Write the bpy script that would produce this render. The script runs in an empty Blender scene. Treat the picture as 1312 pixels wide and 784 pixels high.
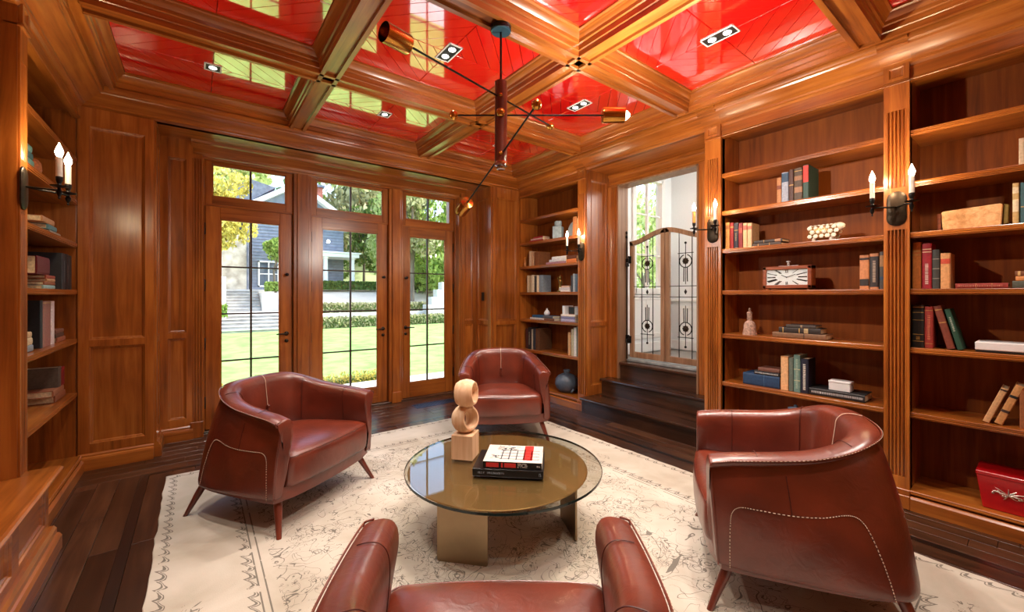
import bpy, bmesh, math, random
from mathutils import Vector, Matrix, Euler
R = math.radians
scn = bpy.context.scene
col = scn.collection
random.seed(7)

# ------------------------------------------------------------------ camera
cam_d = bpy.data.cameras.new('camera')
cam_d.sensor_width = 36.0
cam_d.lens = 528.0 / 1312.0 * 36.0
cam_d.shift_y = -14.0 / 1312.0
cam_d.clip_start = 0.02
cam_d.clip_end = 400
cam = bpy.data.objects.new('camera', cam_d)
col.objects.link(cam)
cam.location = (0, 0, 1.40)
cam.rotation_euler = (R(90), 0, R(-37.4))
scn.camera = cam

# ------------------------------------------------------------------ world, sun, exposure
vs = scn.view_settings
vs.view_transform = 'Standard'
vs.look = 'None'
vs.gamma = 1.0
vs.exposure = 1.25
vs.use_curve_mapping = False
world = bpy.data.worlds.new('world')
scn.world = world
world.use_nodes = True
wn = world.node_tree.nodes
wl = world.node_tree.links
bg = wn['Background']
sky = wn.new('ShaderNodeTexSky')
sky.sky_type = 'NISHITA'
sky.sun_disc = False
sky.sun_elevation = R(48)
sky.sun_rotation = R(105)
sky.air_density = 1.0
sky.dust_density = 2.0
wl.new(sky.outputs[0], bg.inputs[0])
bg.inputs[1].default_value = 0.42

def add_light(name, kind, loc, energy, color=(1, 1, 1), **kw):
    d = bpy.data.lights.new(name, kind)
    d.energy = energy
    d.color = color
    for k, v in kw.items():
        setattr(d, k, v)
    o = bpy.data.objects.new(name, d)
    o.location = loc
    col.objects.link(o)
    return o

sun = add_light('sun', 'SUN', (10, -3, 20), 2.5, (1.0, 0.97, 0.92), angle=R(1.0))
sun.rotation_euler = Vector((-0.80, 0.22, -0.95)).to_track_quat('-Z', 'Y').to_euler()
E_SPOT, E_SCONCE, E_HALL_FILL, E_CHAND = 56.0, 7.0, 22.0, 42.0
WARM = (1.0, 0.91, 0.80)

# ------------------------------------------------------------------ materials
def s2l(c):
    return tuple((x / 12.92 if x <= 0.04045 else ((x + 0.055) / 1.055) ** 2.4) for x in c)

def rgb(r, g, b):
    return s2l((r / 255., g / 255., b / 255.)) + (1.0,)

MATS = {}
def new_mat(name):
    m = bpy.data.materials.new(name)
    m.use_nodes = True
    MATS[name] = m
    return m, m.node_tree.nodes, m.node_tree.links, m.node_tree.nodes['Principled BSDF']

def plain(name, c, rough=0.5, metal=0.0, var=0.06, bump=0.0, scale=40.0, coat=0.0, spec=0.5):
    """colour with a soft procedural mottling"""
    if name in MATS:
        return MATS[name]
    m, n, l, p = new_mat(name)
    p.inputs['Roughness'].default_value = rough
    p.inputs['Metallic'].default_value = metal
    p.inputs['Coat Weight'].default_value = coat
    p.inputs['Coat Roughness'].default_value = 0.08
    p.inputs['Specular IOR Level'].default_value = spec
    tc = n.new('ShaderNodeTexCoord')
    nz = n.new('ShaderNodeTexNoise')
    nz.inputs['Scale'].default_value = scale
    nz.inputs['Detail'].default_value = 4
    l.new(tc.outputs['Object'], nz.inputs['Vector'])
    cr = n.new('ShaderNodeValToRGB')
    cr.color_ramp.elements[0].position = 0.3
    cr.color_ramp.elements[1].position = 0.7
    cr.color_ramp.elements[0].color = tuple(x * (1 - var * 2) for x in c[:3]) + (1,)
    cr.color_ramp.elements[1].color = tuple(min(1, x * (1 + var)) for x in c[:3]) + (1,)
    l.new(nz.outputs['Fac'], cr.inputs['Fac'])
    l.new(cr.outputs['Color'], p.inputs['Base Color'])
    if bump:
        b = n.new('ShaderNodeBump')
        b.inputs['Strength'].default_value = bump
        b.inputs['Distance'].default_value = 0.002
        l.new(nz.outputs['Fac'], b.inputs['Height'])
        l.new(b.outputs['Normal'], p.inputs['Normal'])
    return m

def wood(name, axis, c0, c1, c2, rough=0.24, scale=1.0, coat=0.5, rnd=0.12, bump=0.05):
    m, n, l, p = new_mat(name)
    tc = n.new('ShaderNodeTexCoord')
    oi = n.new('ShaderNodeObjectInfo')
    va = n.new('ShaderNodeVectorMath'); va.operation = 'MULTIPLY_ADD'
    va.inputs[1].default_value = (1, 1, 1)
    cb = n.new('ShaderNodeCombineXYZ')
    ml = n.new('ShaderNodeMath'); ml.operation = 'MULTIPLY'; ml.inputs[1].default_value = 13.0
    l.new(oi.outputs['Random'], ml.inputs[0])
    for i in range(3):
        l.new(ml.outputs[0], cb.inputs[i])
    l.new(tc.outputs['Object'], va.inputs[0])
    l.new(cb.outputs[0], va.inputs[2])
    mp = n.new('ShaderNodeMapping')
    sc = [22.0, 22.0, 22.0]
    sc['xyz'.index(axis)] = 1.3
    mp.inputs['Scale'].default_value = [x * scale for x in sc]
    l.new(va.outputs[0], mp.inputs['Vector'])
    nz = n.new('ShaderNodeTexNoise')
    nz.inputs['Scale'].default_value = 1.0
    nz.inputs['Detail'].default_value = 7
    nz.inputs['Roughness'].default_value = 0.6
    nz.inputs['Distortion'].default_value = 0.6
    l.new(mp.outputs[0], nz.inputs['Vector'])
    n2 = n.new('ShaderNodeTexNoise')
    n2.inputs['Scale'].default_value = 1.8
    n2.inputs['Detail'].default_value = 3
    l.new(va.outputs[0], n2.inputs['Vector'])
    ad = n.new('ShaderNodeMath'); ad.operation = 'MULTIPLY_ADD'
    ad.inputs[1].default_value = 0.65
    l.new(nz.outputs['Fac'], ad.inputs[0])
    m2 = n.new('ShaderNodeMath'); m2.operation = 'MULTIPLY'; m2.inputs[1].default_value = 0.35
    l.new(n2.outputs['Fac'], m2.inputs[0])
    l.new(m2.outputs[0], ad.inputs[2])
    cr = n.new('ShaderNodeValToRGB')
    e = cr.color_ramp.elements
    e[0].position = 0.30; e[0].color = c0
    e[1].position = 0.68; e[1].color = c2
    k = e.new(0.48); k.color = c1
    l.new(ad.outputs[0], cr.inputs['Fac'])
    hs = n.new('ShaderNodeHueSaturation')
    mr = n.new('ShaderNodeMapRange')
    mr.inputs['To Min'].default_value = 1 - rnd
    mr.inputs['To Max'].default_value = 1 + rnd
    l.new(oi.outputs['Random'], mr.inputs['Value'])
    l.new(mr.outputs[0], hs.inputs['Value'])
    l.new(cr.outputs['Color'], hs.inputs['Color'])
    l.new(hs.outputs['Color'], p.inputs['Base Color'])
    p.inputs['Roughness'].default_value = rough
    p.inputs['Coat Weight'].default_value = coat
    p.inputs['Coat Roughness'].default_value = 0.30
    b = n.new('ShaderNodeBump')
    b.inputs['Strength'].default_value = bump
    b.inputs['Distance'].default_value = 0.003
    l.new(nz.outputs['Fac'], b.inputs['Height'])
    l.new(b.outputs['Normal'], p.inputs['Normal'])
    return m

W0, W1, W2 = rgb(100, 50, 16), rgb(150, 82, 28), rgb(184, 112, 44)
for ax in 'xyz':
    wood('wood_' + ax, ax, W0, W1, W2)
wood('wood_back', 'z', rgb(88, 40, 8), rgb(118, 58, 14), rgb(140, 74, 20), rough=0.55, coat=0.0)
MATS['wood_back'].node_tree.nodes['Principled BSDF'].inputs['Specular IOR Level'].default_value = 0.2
for ax in 'xyz':
    wood('floor_' + ax, ax, rgb(34, 20, 13), rgb(56, 34, 22), rgb(84, 54, 36), rough=0.24, coat=0.3, rnd=0.3, scale=0.6, bump=0.08)
wood('inlay', 'y', rgb(16, 10, 8), rgb(24, 15, 11), rgb(34, 22, 16), rough=0.25)
wood('gatewood', 'z', rgb(112, 80, 56), rgb(142, 106, 78), rgb(172, 138, 108), rough=0.45, coat=0.0)
wood('legwood', 'z', rgb(66, 24, 14), rgb(92, 36, 22), rgb(112, 48, 30), rough=0.3)
wood('clockwood', 'x', rgb(90, 40, 22), rgb(122, 60, 34), rgb(150, 80, 46), rough=0.3, scale=3)
wood('paleoak', 'y', rgb(170, 120, 74), rgb(204, 156, 104), rgb(226, 186, 138), rough=0.6, coat=0.0, scale=2)
wood('sculptwood', 'z', rgb(204, 158, 116), rgb(226, 188, 148), rgb(240, 212, 180), rough=0.7, coat=0.0, scale=1.5)

def lacquer():
    m, n, l, p = new_mat('red_lacquer')
    p.inputs['Base Color'].default_value = rgb(228, 24, 22)
    p.inputs['Roughness'].default_value = 0.10
    p.inputs['Specular IOR Level'].default_value = 0.8
    p.inputs['Coat Weight'].default_value = 1.0
    p.inputs['Coat Roughness'].default_value = 0.03
    p.inputs['Coat IOR'].default_value = 3.2
    tc = n.new('ShaderNodeTexCoord'); nz = n.new('ShaderNodeTexNoise')
    nz.inputs['Scale'].default_value = 3.0
    l.new(tc.outputs['Object'], nz.inputs['Vector'])
    b = n.new('ShaderNodeBump'); b.inputs['Strength'].default_value = 0.03; b.inputs['Distance'].default_value = 0.01
    l.new(nz.outputs['Fac'], b.inputs['Height']); l.new(b.outputs['Normal'], p.inputs['Normal'])
lacquer()
plain('red_groove', rgb(120, 8, 10), 0.4)

def leather():
    m, n, l, p = new_mat('leather')
    tc = n.new('ShaderNodeTexCoord')
    n1 = n.new('ShaderNodeTexNoise'); n1.inputs['Scale'].default_value = 5; n1.inputs['Detail'].default_value = 5
    l.new(tc.outputs['Object'], n1.inputs['Vector'])
    cr = n.new('ShaderNodeValToRGB')
    cr.color_ramp.elements[0].position = 0.25; cr.color_ramp.elements[0].color = rgb(78, 27, 15)
    cr.color_ramp.elements[1].position = 0.75; cr.color_ramp.elements[1].color = rgb(116, 46, 27)
    l.new(n1.outputs['Fac'], cr.inputs['Fac']); l.new(cr.outputs['Color'], p.inputs['Base Color'])
    v = n.new('ShaderNodeTexVoronoi'); v.inputs['Scale'].default_value = 420
    l.new(tc.outputs['Object'], v.inputs['Vector'])
    n2 = n.new('ShaderNodeTexNoise'); n2.inputs['Scale'].default_value = 14; n2.inputs['Detail'].default_value = 3
    n2.inputs['Distortion'].default_value = 1.5
    l.new(tc.outputs['Object'], n2.inputs['Vector'])
    b = n.new('ShaderNodeBump'); b.inputs['Strength'].default_value = 0.10; b.inputs['Distance'].default_value = 0.001
    l.new(v.outputs['Distance'], b.inputs['Height'])
    b2 = n.new('ShaderNodeBump'); b2.inputs['Strength'].default_value = 0.16; b2.inputs['Distance'].default_value = 0.012
    l.new(n2.outputs['Fac'], b2.inputs['Height']); l.new(b.outputs['Normal'], b2.inputs['Normal'])
    l.new(b2.outputs['Normal'], p.inputs['Normal'])
    p.inputs['Roughness'].default_value = 0.32
    p.inputs['Specular IOR Level'].default_value = 0.7
    p.inputs['Coat Weight'].default_value = 0.25
    p.inputs['Coat Roughness'].default_value = 0.25
leather()
plain('seam', rgb(70, 22, 14), 0.5)
plain('stitch', rgb(214, 190, 168), 0.7)
plain('iron', rgb(30, 27, 26), 0.42, 0.7, var=0.15)
plain('bronze', rgb(60, 50, 40), 0.38, 0.85, var=0.2)
plain('brass', rgb(206, 150, 70), 0.2, 1.0)
plain('chrome', rgb(200, 200, 200), 0.08, 1.0, var=0.02)
plain('bronze_sheet', rgb(150, 128, 100), 0.32, 0.9, var=0.08, scale=6)
plain('bronze_disc_mat', rgb(166, 130, 84), 0.34, 0.65, var=0.05, scale=3)
plain('amber_sleeve', rgb(214, 140, 60), 0.4)
plain('candle', rgb(232, 226, 212), 0.45)
plain('black_metal', rgb(20, 20, 22), 0.35, 0.4)
plain('ledger_black', rgb(14, 14, 15), 0.5)
plain('white_paint', rgb(236, 236, 232), 0.45, var=0.01)
plain('hall_wall', rgb(232, 236, 236), 0.6, var=0.01)
plain('hall_floor', rgb(128, 124, 118), 0.35)
plain('threshold', rgb(140, 146, 146), 0.35, var=0.2, scale=12)
plain('pages', rgb(222, 206, 172), 0.8, var=0.12, scale=90)
plain('blue_canopy', rgb(70, 118, 140), 0.25, 0.6)
plain('vent_metal', rgb(54, 70, 96), 0.35, 0.7)

def emit(name, c, s):
    m, n, l, p = new_mat(name)
    p.inputs['Base Color'].default_value = c
    p.inputs['Emission Color'].default_value = c
    p.inputs['Emission Strength'].default_value = s
    return m
emit('bulb', (1.0, 0.86, 0.66, 1), 14.0)
emit('lamp_white', (1.0, 0.95, 0.88, 1), 3.0)

def glass(name, tint, refl=0.06, ior=1.45):
    """clear sheet: see-through with a Fresnel reflection"""
    m, n, l, p = new_mat(name)
    n.remove(p)
    out = n['Material Output']
    tr = n.new('ShaderNodeBsdfTransparent'); tr.inputs['Color'].default_value = tint
    gl = n.new('ShaderNodeBsdfGlossy'); gl.inputs['Roughness'].default_value = 0.0
    lw = n.new('ShaderNodeLayerWeight'); lw.inputs['Blend'].default_value = 0.5
    f0 = ((ior - 1) / (ior + 1)) ** 2
    pw = n.new('ShaderNodeMath'); pw.operation = 'POWER'; pw.inputs[1].default_value = 5.0
    l.new(lw.outputs['Facing'], pw.inputs[0])
    fr = n.new('ShaderNodeMath'); fr.operation = 'MULTIPLY_ADD'; fr.inputs[1].default_value = 1 - f0; fr.inputs[2].default_value = f0
    l.new(pw.outputs[0], fr.inputs[0])
    mx = n.new('ShaderNodeMixShader')
    l.new(fr.outputs[0], mx.inputs[0]); l.new(tr.outputs[0], mx.inputs[1]); l.new(gl.outputs[0], mx.inputs[2])
    l.new(mx.outputs[0], out.inputs['Surface'])
glass('pane_glass', (0.97, 0.985, 0.975, 1))
glass('table_glass', (0.86, 0.87, 0.83, 1), ior=1.6)
glass('bronze_glass', (0.62, 0.50, 0.34, 1), ior=1.7)
glass('bulb_glass', (0.98, 0.94, 0.86, 1))

def rug_mat():
    m, n, l, p = new_mat('rug')
    p.inputs['Roughness'].default_value = 0.95
    p.inputs['Specular IOR Level'].default_value = 0.1
    tc = n.new('ShaderNodeTexCoord')
    def math_(op, a, b=None, c=None):
        x = n.new('ShaderNodeMath'); x.operation = op
        for i, q in enumerate((a, b, c)):
            if q is None: continue
            if isinstance(q, (int, float)): x.inputs[i].default_value = q
            else: l.new(q, x.inputs[i])
        return x.outputs[0]
    sep = n.new('ShaderNodeSeparateXYZ'); l.new(tc.outputs['Object'], sep.inputs[0])
    ax = math_('ABSOLUTE', sep.outputs[0]); ay = math_('ABSOLUTE', sep.outputs[1])
    dx = math_('SUBTRACT', 1.635, ax); dy = math_('SUBTRACT', 2.09, ay)
    d = math_('MINIMUM', dx, dy)                      # distance from the edge
    def noise(s, det=3, dist=0.0, off=0.0):
        q = n.new('ShaderNodeTexNoise'); q.inputs['Scale'].default_value = s; q.inputs['Detail'].default_value = det
        q.inputs['Distortion'].default_value = dist
        mp = n.new('ShaderNodeMapping'); mp.inputs['Location'].default_value = (off, off * 1.7, off)
        l.new(tc.outputs['Object'], mp.inputs['Vector']); l.new(mp.outputs[0], q.inputs['Vector'])
        return q.outputs['Fac']
    def line(v, at, w):                               # 1 on a contour of v
        return math_('LESS_THAN', math_('ABSOLUTE', math_('SUBTRACT', v, at)), w)
    # outline drawing: contours of warped noise
    c1 = line(noise(4.2, 1.2, 1.8), 0.50, 0.0055)
    c2 = line(noise(6.0, 1.2, 2.2, 4.0), 0.53, 0.0060)
    spray = math_('GREATER_THAN', noise(3.0, 2.0, 0.5, 14.0), 0.52)
    c3 = math_('MULTIPLY', line(noise(15.0, 1.0, 1.0, 9.0), 0.47, 0.012), spray)
    c4 = math_('MULTIPLY', line(noise(15.0, 1.0, 1.0, 9.0), 0.57, 0.010), spray)
    vor = n.new('ShaderNodeTexVoronoi'); vor.inputs['Scale'].default_value = 5.0
    l.new(tc.outputs['Object'], vor.inputs['Vector'])
    ros = math_('MULTIPLY', line(math_('FRACT', math_('MULTIPLY', math_('ADD', vor.outputs['Distance'], math_('MULTIPLY', noise(28, 2), 0.12)), 9.0)), 0.5, 0.07), math_('LESS_THAN', vor.outputs['Distance'], 0.28))
    inner = math_('GREATER_THAN', d, 0.50)
    fld = math_('MULTIPLY', math_('MAXIMUM', math_('MAXIMUM', c1, c2), math_('MAXIMUM', math_('MAXIMUM', c3, c4), ros)), inner)
    wear = math_('GREATER_THAN', noise(6.0, 5.0, 0.5, 20.0), 0.40)
    fld = math_('MULTIPLY', fld, wear)
    # border: two fine lines, two rows of scallops, sparse leaf figures between
    l1 = line(d, 0.425, 0.0035); l2 = line(d, 0.455, 0.0035)
    along = math_('ADD', sep.outputs[0], sep.outputs[1])
    def scallop(at, amp, fr):
        sn = math_('ABSOLUTE', math_('SINE', math_('MULTIPLY', along, fr)))
        v = math_('SUBTRACT', math_('SUBTRACT', d, at), math_('MULTIPLY', math_('ADD', sn, math_('MULTIPLY', noise(22, 2), 0.9)), amp))
        return math_('MAXIMUM', line(v, 0.0, 0.005), line(v, 0.014, 0.003))
    s1 = scallop(0.36, 0.03, 42); s2 = scallop(0.015, 0.03, 38)
    leafd = n.new('ShaderNodeTexVoronoi'); leafd.inputs['Scale'].default_value = 2.6
    l.new(tc.outputs['Object'], leafd.inputs['Vector'])
    lf = math_('MULTIPLY', line(noise(16, 2, 1.5, 31), 0.5, 0.02), math_('LESS_THAN', leafd.outputs['Distance'], 0.19))
    lf = math_('MULTIPLY', lf, math_('LESS_THAN', d, 0.33))
    brd = math_('MAXIMUM', math_('MAXIMUM', l1, l2), math_('MAXIMUM', math_('MAXIMUM', s1, s2), lf))
    brd = math_('MULTIPLY', brd, math_('GREATER_THAN', noise(14, 5, 0.3, 40), 0.40))
    ink = math_('MULTIPLY', math_('MAXIMUM', fld, brd), 0.72)
    base = n.new('ShaderNodeValToRGB')
    base.color_ramp.elements[0].position = 0.3; base.color_ramp.elements[0].color = rgb(166, 156, 140)
    base.color_ramp.elements[1].position = 0.7; base.color_ramp.elements[1].color = rgb(198, 190, 178)
    l.new(noise(2.6, 6, 0.4, 3), base.inputs['Fac'])
    mx = n.new('ShaderNodeMix'); mx.data_type = 'RGBA'
    l.new(ink, mx.inputs[0]); l.new(base.outputs['Color'], mx.inputs[6]); mx.inputs[7].default_value = rgb(66, 60, 56)
    l.new(mx.outputs[2], p.inputs['Base Color'])
    b = n.new('ShaderNodeBump'); b.inputs['Strength'].default_value = 0.35; b.inputs['Distance'].default_value = 0.003
    wv = n.new('ShaderNodeTexNoise'); wv.inputs['Scale'].default_value = 260; l.new(tc.outputs['Object'], wv.inputs['Vector'])
    l.new(wv.outputs['Fac'], b.inputs['Height']); l.new(b.outputs['Normal'], p.inputs['Normal'])
rug_mat()

def ramp_mat(name, c0, c1, scale, rough=0.9, det=6, stretch=(1, 1, 1), bump=0.0, bdist=0.01):
    m, n, l, p = new_mat(name)
    tc = n.new('ShaderNodeTexCoord'); mp = n.new('ShaderNodeMapping'); mp.inputs['Scale'].default_value = stretch
    nz = n.new('ShaderNodeTexNoise'); nz.inputs['Scale'].default_value = scale; nz.inputs['Detail'].default_value = det
    l.new(tc.outputs['Object'], mp.inputs[0]); l.new(mp.outputs[0], nz.inputs['Vector'])
    cr = n.new('ShaderNodeValToRGB')
    cr.color_ramp.elements[0].position = 0.32; cr.color_ramp.elements[0].color = c0
    cr.color_ramp.elements[1].position = 0.68; cr.color_ramp.elements[1].color = c1
    l.new(nz.outputs['Fac'], cr.inputs['Fac']); l.new(cr.outputs['Color'], p.inputs['Base Color'])
    p.inputs['Roughness'].default_value = rough
    if bump:
        b = n.new('ShaderNodeBump'); b.inputs['Strength'].default_value = bump; b.inputs['Distance'].default_value = bdist
        l.new(nz.outputs['Fac'], b.inputs['Height']); l.new(b.outputs['Normal'], p.inputs['Normal'])
ramp_mat('lawn', rgb(106, 148, 62), rgb(148, 186, 94), 2.5, det=9, bump=0.5, bdist=0.05)
ramp_mat('stone_light', rgb(196, 188, 176), rgb(222, 216, 206), 1.5)
ramp_mat('stone_step', rgb(158, 154, 150), rgb(190, 186, 180), 3)
ramp_mat('stone_wall', rgb(150, 138, 122), rgb(206, 194, 176), 2.2, bump=0.4)
ramp_mat('drive', rgb(206, 188, 166), rgb(228, 212, 192), 0.6)
ramp_mat('siding', rgb(122, 130, 148), rgb(146, 154, 170), 3)
ramp_mat('brick_wall', rgb(150, 84, 68), rgb(182, 112, 92), 8)
ramp_mat('roof_slate', rgb(96, 100, 112), rgb(126, 130, 142), 5)
ramp_mat('hill', rgb(96, 108, 62), rgb(152, 158, 104), 0.5, det=9)
ramp_mat('bark', rgb(94, 82, 68), rgb(140, 126, 108), 6, stretch=(1, 1, .2))
def leafmat(name, c0, c1):
    m, n, l, p = new_mat(name)
    g = n.new('ShaderNodeNewGeometry'); cr = n.new('ShaderNodeValToRGB')
    cr.color_ramp.elements[0].color = c0; cr.color_ramp.elements[1].color = c1
    l.new(g.outputs['Random Per Island'], cr.inputs['Fac']); l.new(cr.outputs['Color'], p.inputs['Base Color'])
    p.inputs['Roughness'].default_value = 0.5
    p.inputs['Specular IOR Level'].default_value = 0.3
    tr = n.new('ShaderNodeBsdfTranslucent'); l.new(cr.outputs['Color'], tr.inputs['Color'])
    mx = n.new('ShaderNodeMixShader'); mx.inputs[0].default_value = 0.42
    l.new(p.outputs[0], mx.inputs[1]); l.new(tr.outputs[0], mx.inputs[2]); l.new(mx.outputs[0], n['Material Output'].inputs['Surface'])
leafmat('leaf_green', rgb(84, 118, 44), rgb(196, 218, 116))
leafmat('leaf_light', rgb(136, 164, 72), rgb(238, 242, 176))
leafmat('leaf_yellow', rgb(150, 144, 78), rgb(240, 220, 110))
leafmat('leaf_dark', rgb(52, 78, 34), rgb(118, 146, 70))
leafmat('leaf_olive', rgb(112, 118, 76), rgb(208, 202, 154))

# ------------------------------------------------------------------ mesh helpers
class MB:
    def __init__(s):
        s.v = []; s.f = []
    def add(s, vs, fs):
        o = len(s.v); s.v += [tuple(x) for x in vs]; s.f += [tuple(i + o for i in f) for f in fs]
        return s
    def box(s, a, b):
        x0, y0, z0 = [min(p, q) for p, q in zip(a, b)]; x1, y1, z1 = [max(p, q) for p, q in zip(a, b)]
        return s.add([(x0, y0, z0), (x1, y0, z0), (x1, y1, z0), (x0, y1, z0), (x0, y0, z1), (x1, y0, z1), (x1, y1, z1), (x0, y1, z1)],
                     [(0, 3, 2, 1), (4, 5, 6, 7), (0, 1, 5, 4), (1, 2, 6, 5), (2, 3, 7, 6), (3, 0, 4, 7)])
    def prism(s, poly, fn, t0, t1):
        """polygon (u,v) extruded from t0 to t1; fn(u,v,t) -> xyz"""
        n = len(poly)
        s.add([fn(u, v, t0) for u, v in poly] + [fn(u, v, t1) for u, v in poly],
              [tuple(range(n))[::-1], tuple(range(n, 2 * n))] + [(i, (i + 1) % n, n + (i + 1) % n, n + i) for i in range(n)])
        return s
    def rings(s, rings, cap=True, closed=True):
        n = len(rings[0]); o = []
        for r in rings: o += r
        fs = []
        for i in range(len(rings) - 1):
            for j in range(n if closed else n - 1):
                k = (j + 1) % n
                fs.append((i * n + j, i * n + k, (i + 1) * n + k, (i + 1) * n + j))
        if cap and closed:
            fs.append(tuple(range(n))[::-1]); fs.append(tuple(range((len(rings) - 1) * n, len(rings) * n)))
        return s.add(o, fs)
    def lathe(s, prof, c=(0, 0, 0), n=20, axis=(0, 0, 1), cap=True):
        q = Vector((0, 0, 1)).rotation_difference(Vector(axis).normalized())
        rr = []
        for r, z in prof:
            rr.append([tuple(q @ Vector((r * math.cos(2 * math.pi * k / n), r * math.sin(2 * math.pi * k / n), z)) + Vector(c)) for k in range(n)])
        return s.rings(rr, cap)
    def tube(s, pts, r, n=8, closed=False):
        pts = [Vector(p) for p in pts]; m = len(pts); rr = []
        up = None
        for i in range(m):
            if closed: t = pts[(i + 1) % m] - pts[i - 1]
            else: t = pts[min(i + 1, m - 1)] - pts[max(i - 1, 0)]
            t = t.normalized() if t.length > 1e-9 else Vector((0, 0, 1))
            if up is None:
                up = Vector((0, 0, 1)) if abs(t.z) < 0.9 else Vector((1, 0, 0))
            a = t.cross(up).normalized(); up = a.cross(t).normalized()
            ri = r[i] if isinstance(r, (list, tuple)) else r
            rr.append([tuple(pts[i] + a * (ri * math.cos(2 * math.pi * k / n)) + up * (ri * math.sin(2 * math.pi * k / n))) for k in range(n)])
        if closed:
            rr.append(rr[0]); return s.rings(rr, cap=False)
        return s.rings(rr)
    def ball(s, c, r, n=14, m=8, sc=(1, 1, 1)):
        prof = [(max(1e-4, math.sin(math.pi * i / m)), -math.cos(math.pi * i / m)) for i in range(m + 1)]
        rr = [[(c[0] + r * sc[0] * p * math.cos(2 * math.pi * k / n), c[1] + r * sc[1] * p * math.sin(2 * math.pi * k / n), c[2] + r * sc[2] * z) for k in range(n)] for p, z in prof]
        return s.rings(rr)
    def xf(s, M):
        s.v = [tuple(M @ Vector(p)) for p in s.v]; return s
    def obj(s, name, mat, parent=None, smooth=None, bevel=0.0, segs=1, subsurf=0, loc=None):
        me = bpy.data.meshes.new(name)
        me.from_pydata(s.v, [], s.f)
        bm = bmesh.new(); bm.from_mesh(me); bmesh.ops.recalc_face_normals(bm, faces=bm.faces); bm.to_mesh(me); bm.free()
        if smooth is not None:
            me.shade_smooth(); me.set_sharp_from_angle(angle=R(smooth))
        me.materials.append(MATS[mat] if isinstance(mat, str) else mat)
        o = bpy.data.objects.new(name, me); col.objects.link(o)
        if parent is not None: o.parent = parent
        if loc is not None: o.location = loc
        if bevel:
            md = o.modifiers.new('bevel', 'BEVEL'); md.width = bevel; md.segments = segs; md.limit_method = 'ANGLE'
        if subsurf:
            md = o.modifiers.new('subdivision', 'SUBSURF'); md.levels = subsurf; md.render_levels = subsurf
        return o

def bx(name, a, b, mat, parent=None, bevel=0.0, **k):
    return MB().box(a, b).obj(name, mat, parent, bevel=bevel, **k)

def tag(o, label=None, cat=None, group=None, kind=None):
    if label: o['label'] = label
    if cat: o['category'] = cat
    if group: o['group'] = group
    if kind: o['kind'] = kind
    return o

def struct(o, label, cat):
    return tag(o, label, cat, kind='structure')

def thing(name, label, cat, loc=(0, 0, 0), rz=0.0, group=None, ry=0.0):
    o = bpy.data.objects.new(name, None); o.empty_display_size = 0.1
    col.objects.link(o); o.location = loc; o.rotation_euler = Euler((0, ry, rz))
    return tag(o, label, cat, group)

def copy_tree(o, parent=None):
    c = o.copy(); col.objects.link(c); c.parent = parent
    for ch in list(o.children): copy_tree(ch, c)
    return c

def catmull(pts, k=6, closed=False):
    P = [Vector(p) for p in pts]; n = len(P); out = []
    rng = n if closed else n - 1
    for i in range(rng):
        if closed: p0, p1, p2, p3 = P[i - 1], P[i], P[(i + 1) % n], P[(i + 2) % n]
        else: p0, p1, p2, p3 = P[max(i - 1, 0)], P[i], P[i + 1], P[min(i + 2, n - 1)]
        for j in range(k):
            t = j / k
            out.append(0.5 * ((2 * p1) + (-p0 + p2) * t + (2 * p0 - 5 * p1 + 4 * p2 - p3) * t * t + (-p0 + 3 * p1 - 3 * p2 + p3) * t ** 3))
    if not closed: out.append(P[-1])
    return out

# ================================================================== SETTING
XR, XL, YB, YN = 3.72, -0.75, 4.71, -0.62      # faces of the joinery: right, left, back, near
LEVELS = [0.63, 1.055, 1.44, 1.81, 2.145, 2.48]

# ---- floor: boards one by one, dark inlay strip, vent
floor = bx('floor', (-1.2, -0.85, -0.06), (4.15, 5.42, -0.012), 'inlay')
struct(floor, 'dark stained hardwood plank floor with inlaid border strip', 'floor')
rf = random.Random(3)
def boards_along(axis, a0, a1, b0, b1, w):
    """boards laid along axis over a0..a1, side by side over b0..b1"""
    nb = max(1, round((b1 - b0) / w)); ww = (b1 - b0) / nb
    for i in range(nb):
        p = a0 - rf.uniform(0, 0.8)
        while p < a1:
            q = p + rf.uniform(1.0, 1.7)
            s, e = max(p, a0), min(q, a1)
            if e - s > 0.02:
                c0, c1 = b0 + i * ww + 0.0012, b0 + (i + 1) * ww - 0.0012
                zt = -rf.uniform(0, 0.0006)
                A, B = ((s + .0012, c0, -0.012), (e - .0012, c1, zt)) if axis == 'x' else ((c0, s + .0012, -0.012), (c1, e - .0012, zt))
                bx('plank', A, B, 'floor_' + axis, floor, bevel=0.0012)
            p = q
boards_along('y', -0.8, 4.30, -1.05, -0.345, 0.118)
boards_along('y', -0.8, 4.30, 3.305, 3.74, 0.118)
boards_along('x', -1.05, 3.74, 4.30, 5.30, 0.118)
boards_along('y', -0.8, 4.25, -0.295, 3.255, 0.1435)
for a, b in (((-0.345, -0.8), (-0.295, 4.30)), ((3.255, -0.8), (3.305, 4.30)), ((-0.295, 4.25), (3.255, 4.30))):
    bx('inlay_strip', (a[0], a[1], -0.012), (b[0], b[1], 0.0002), 'inlay', floor)

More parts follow.
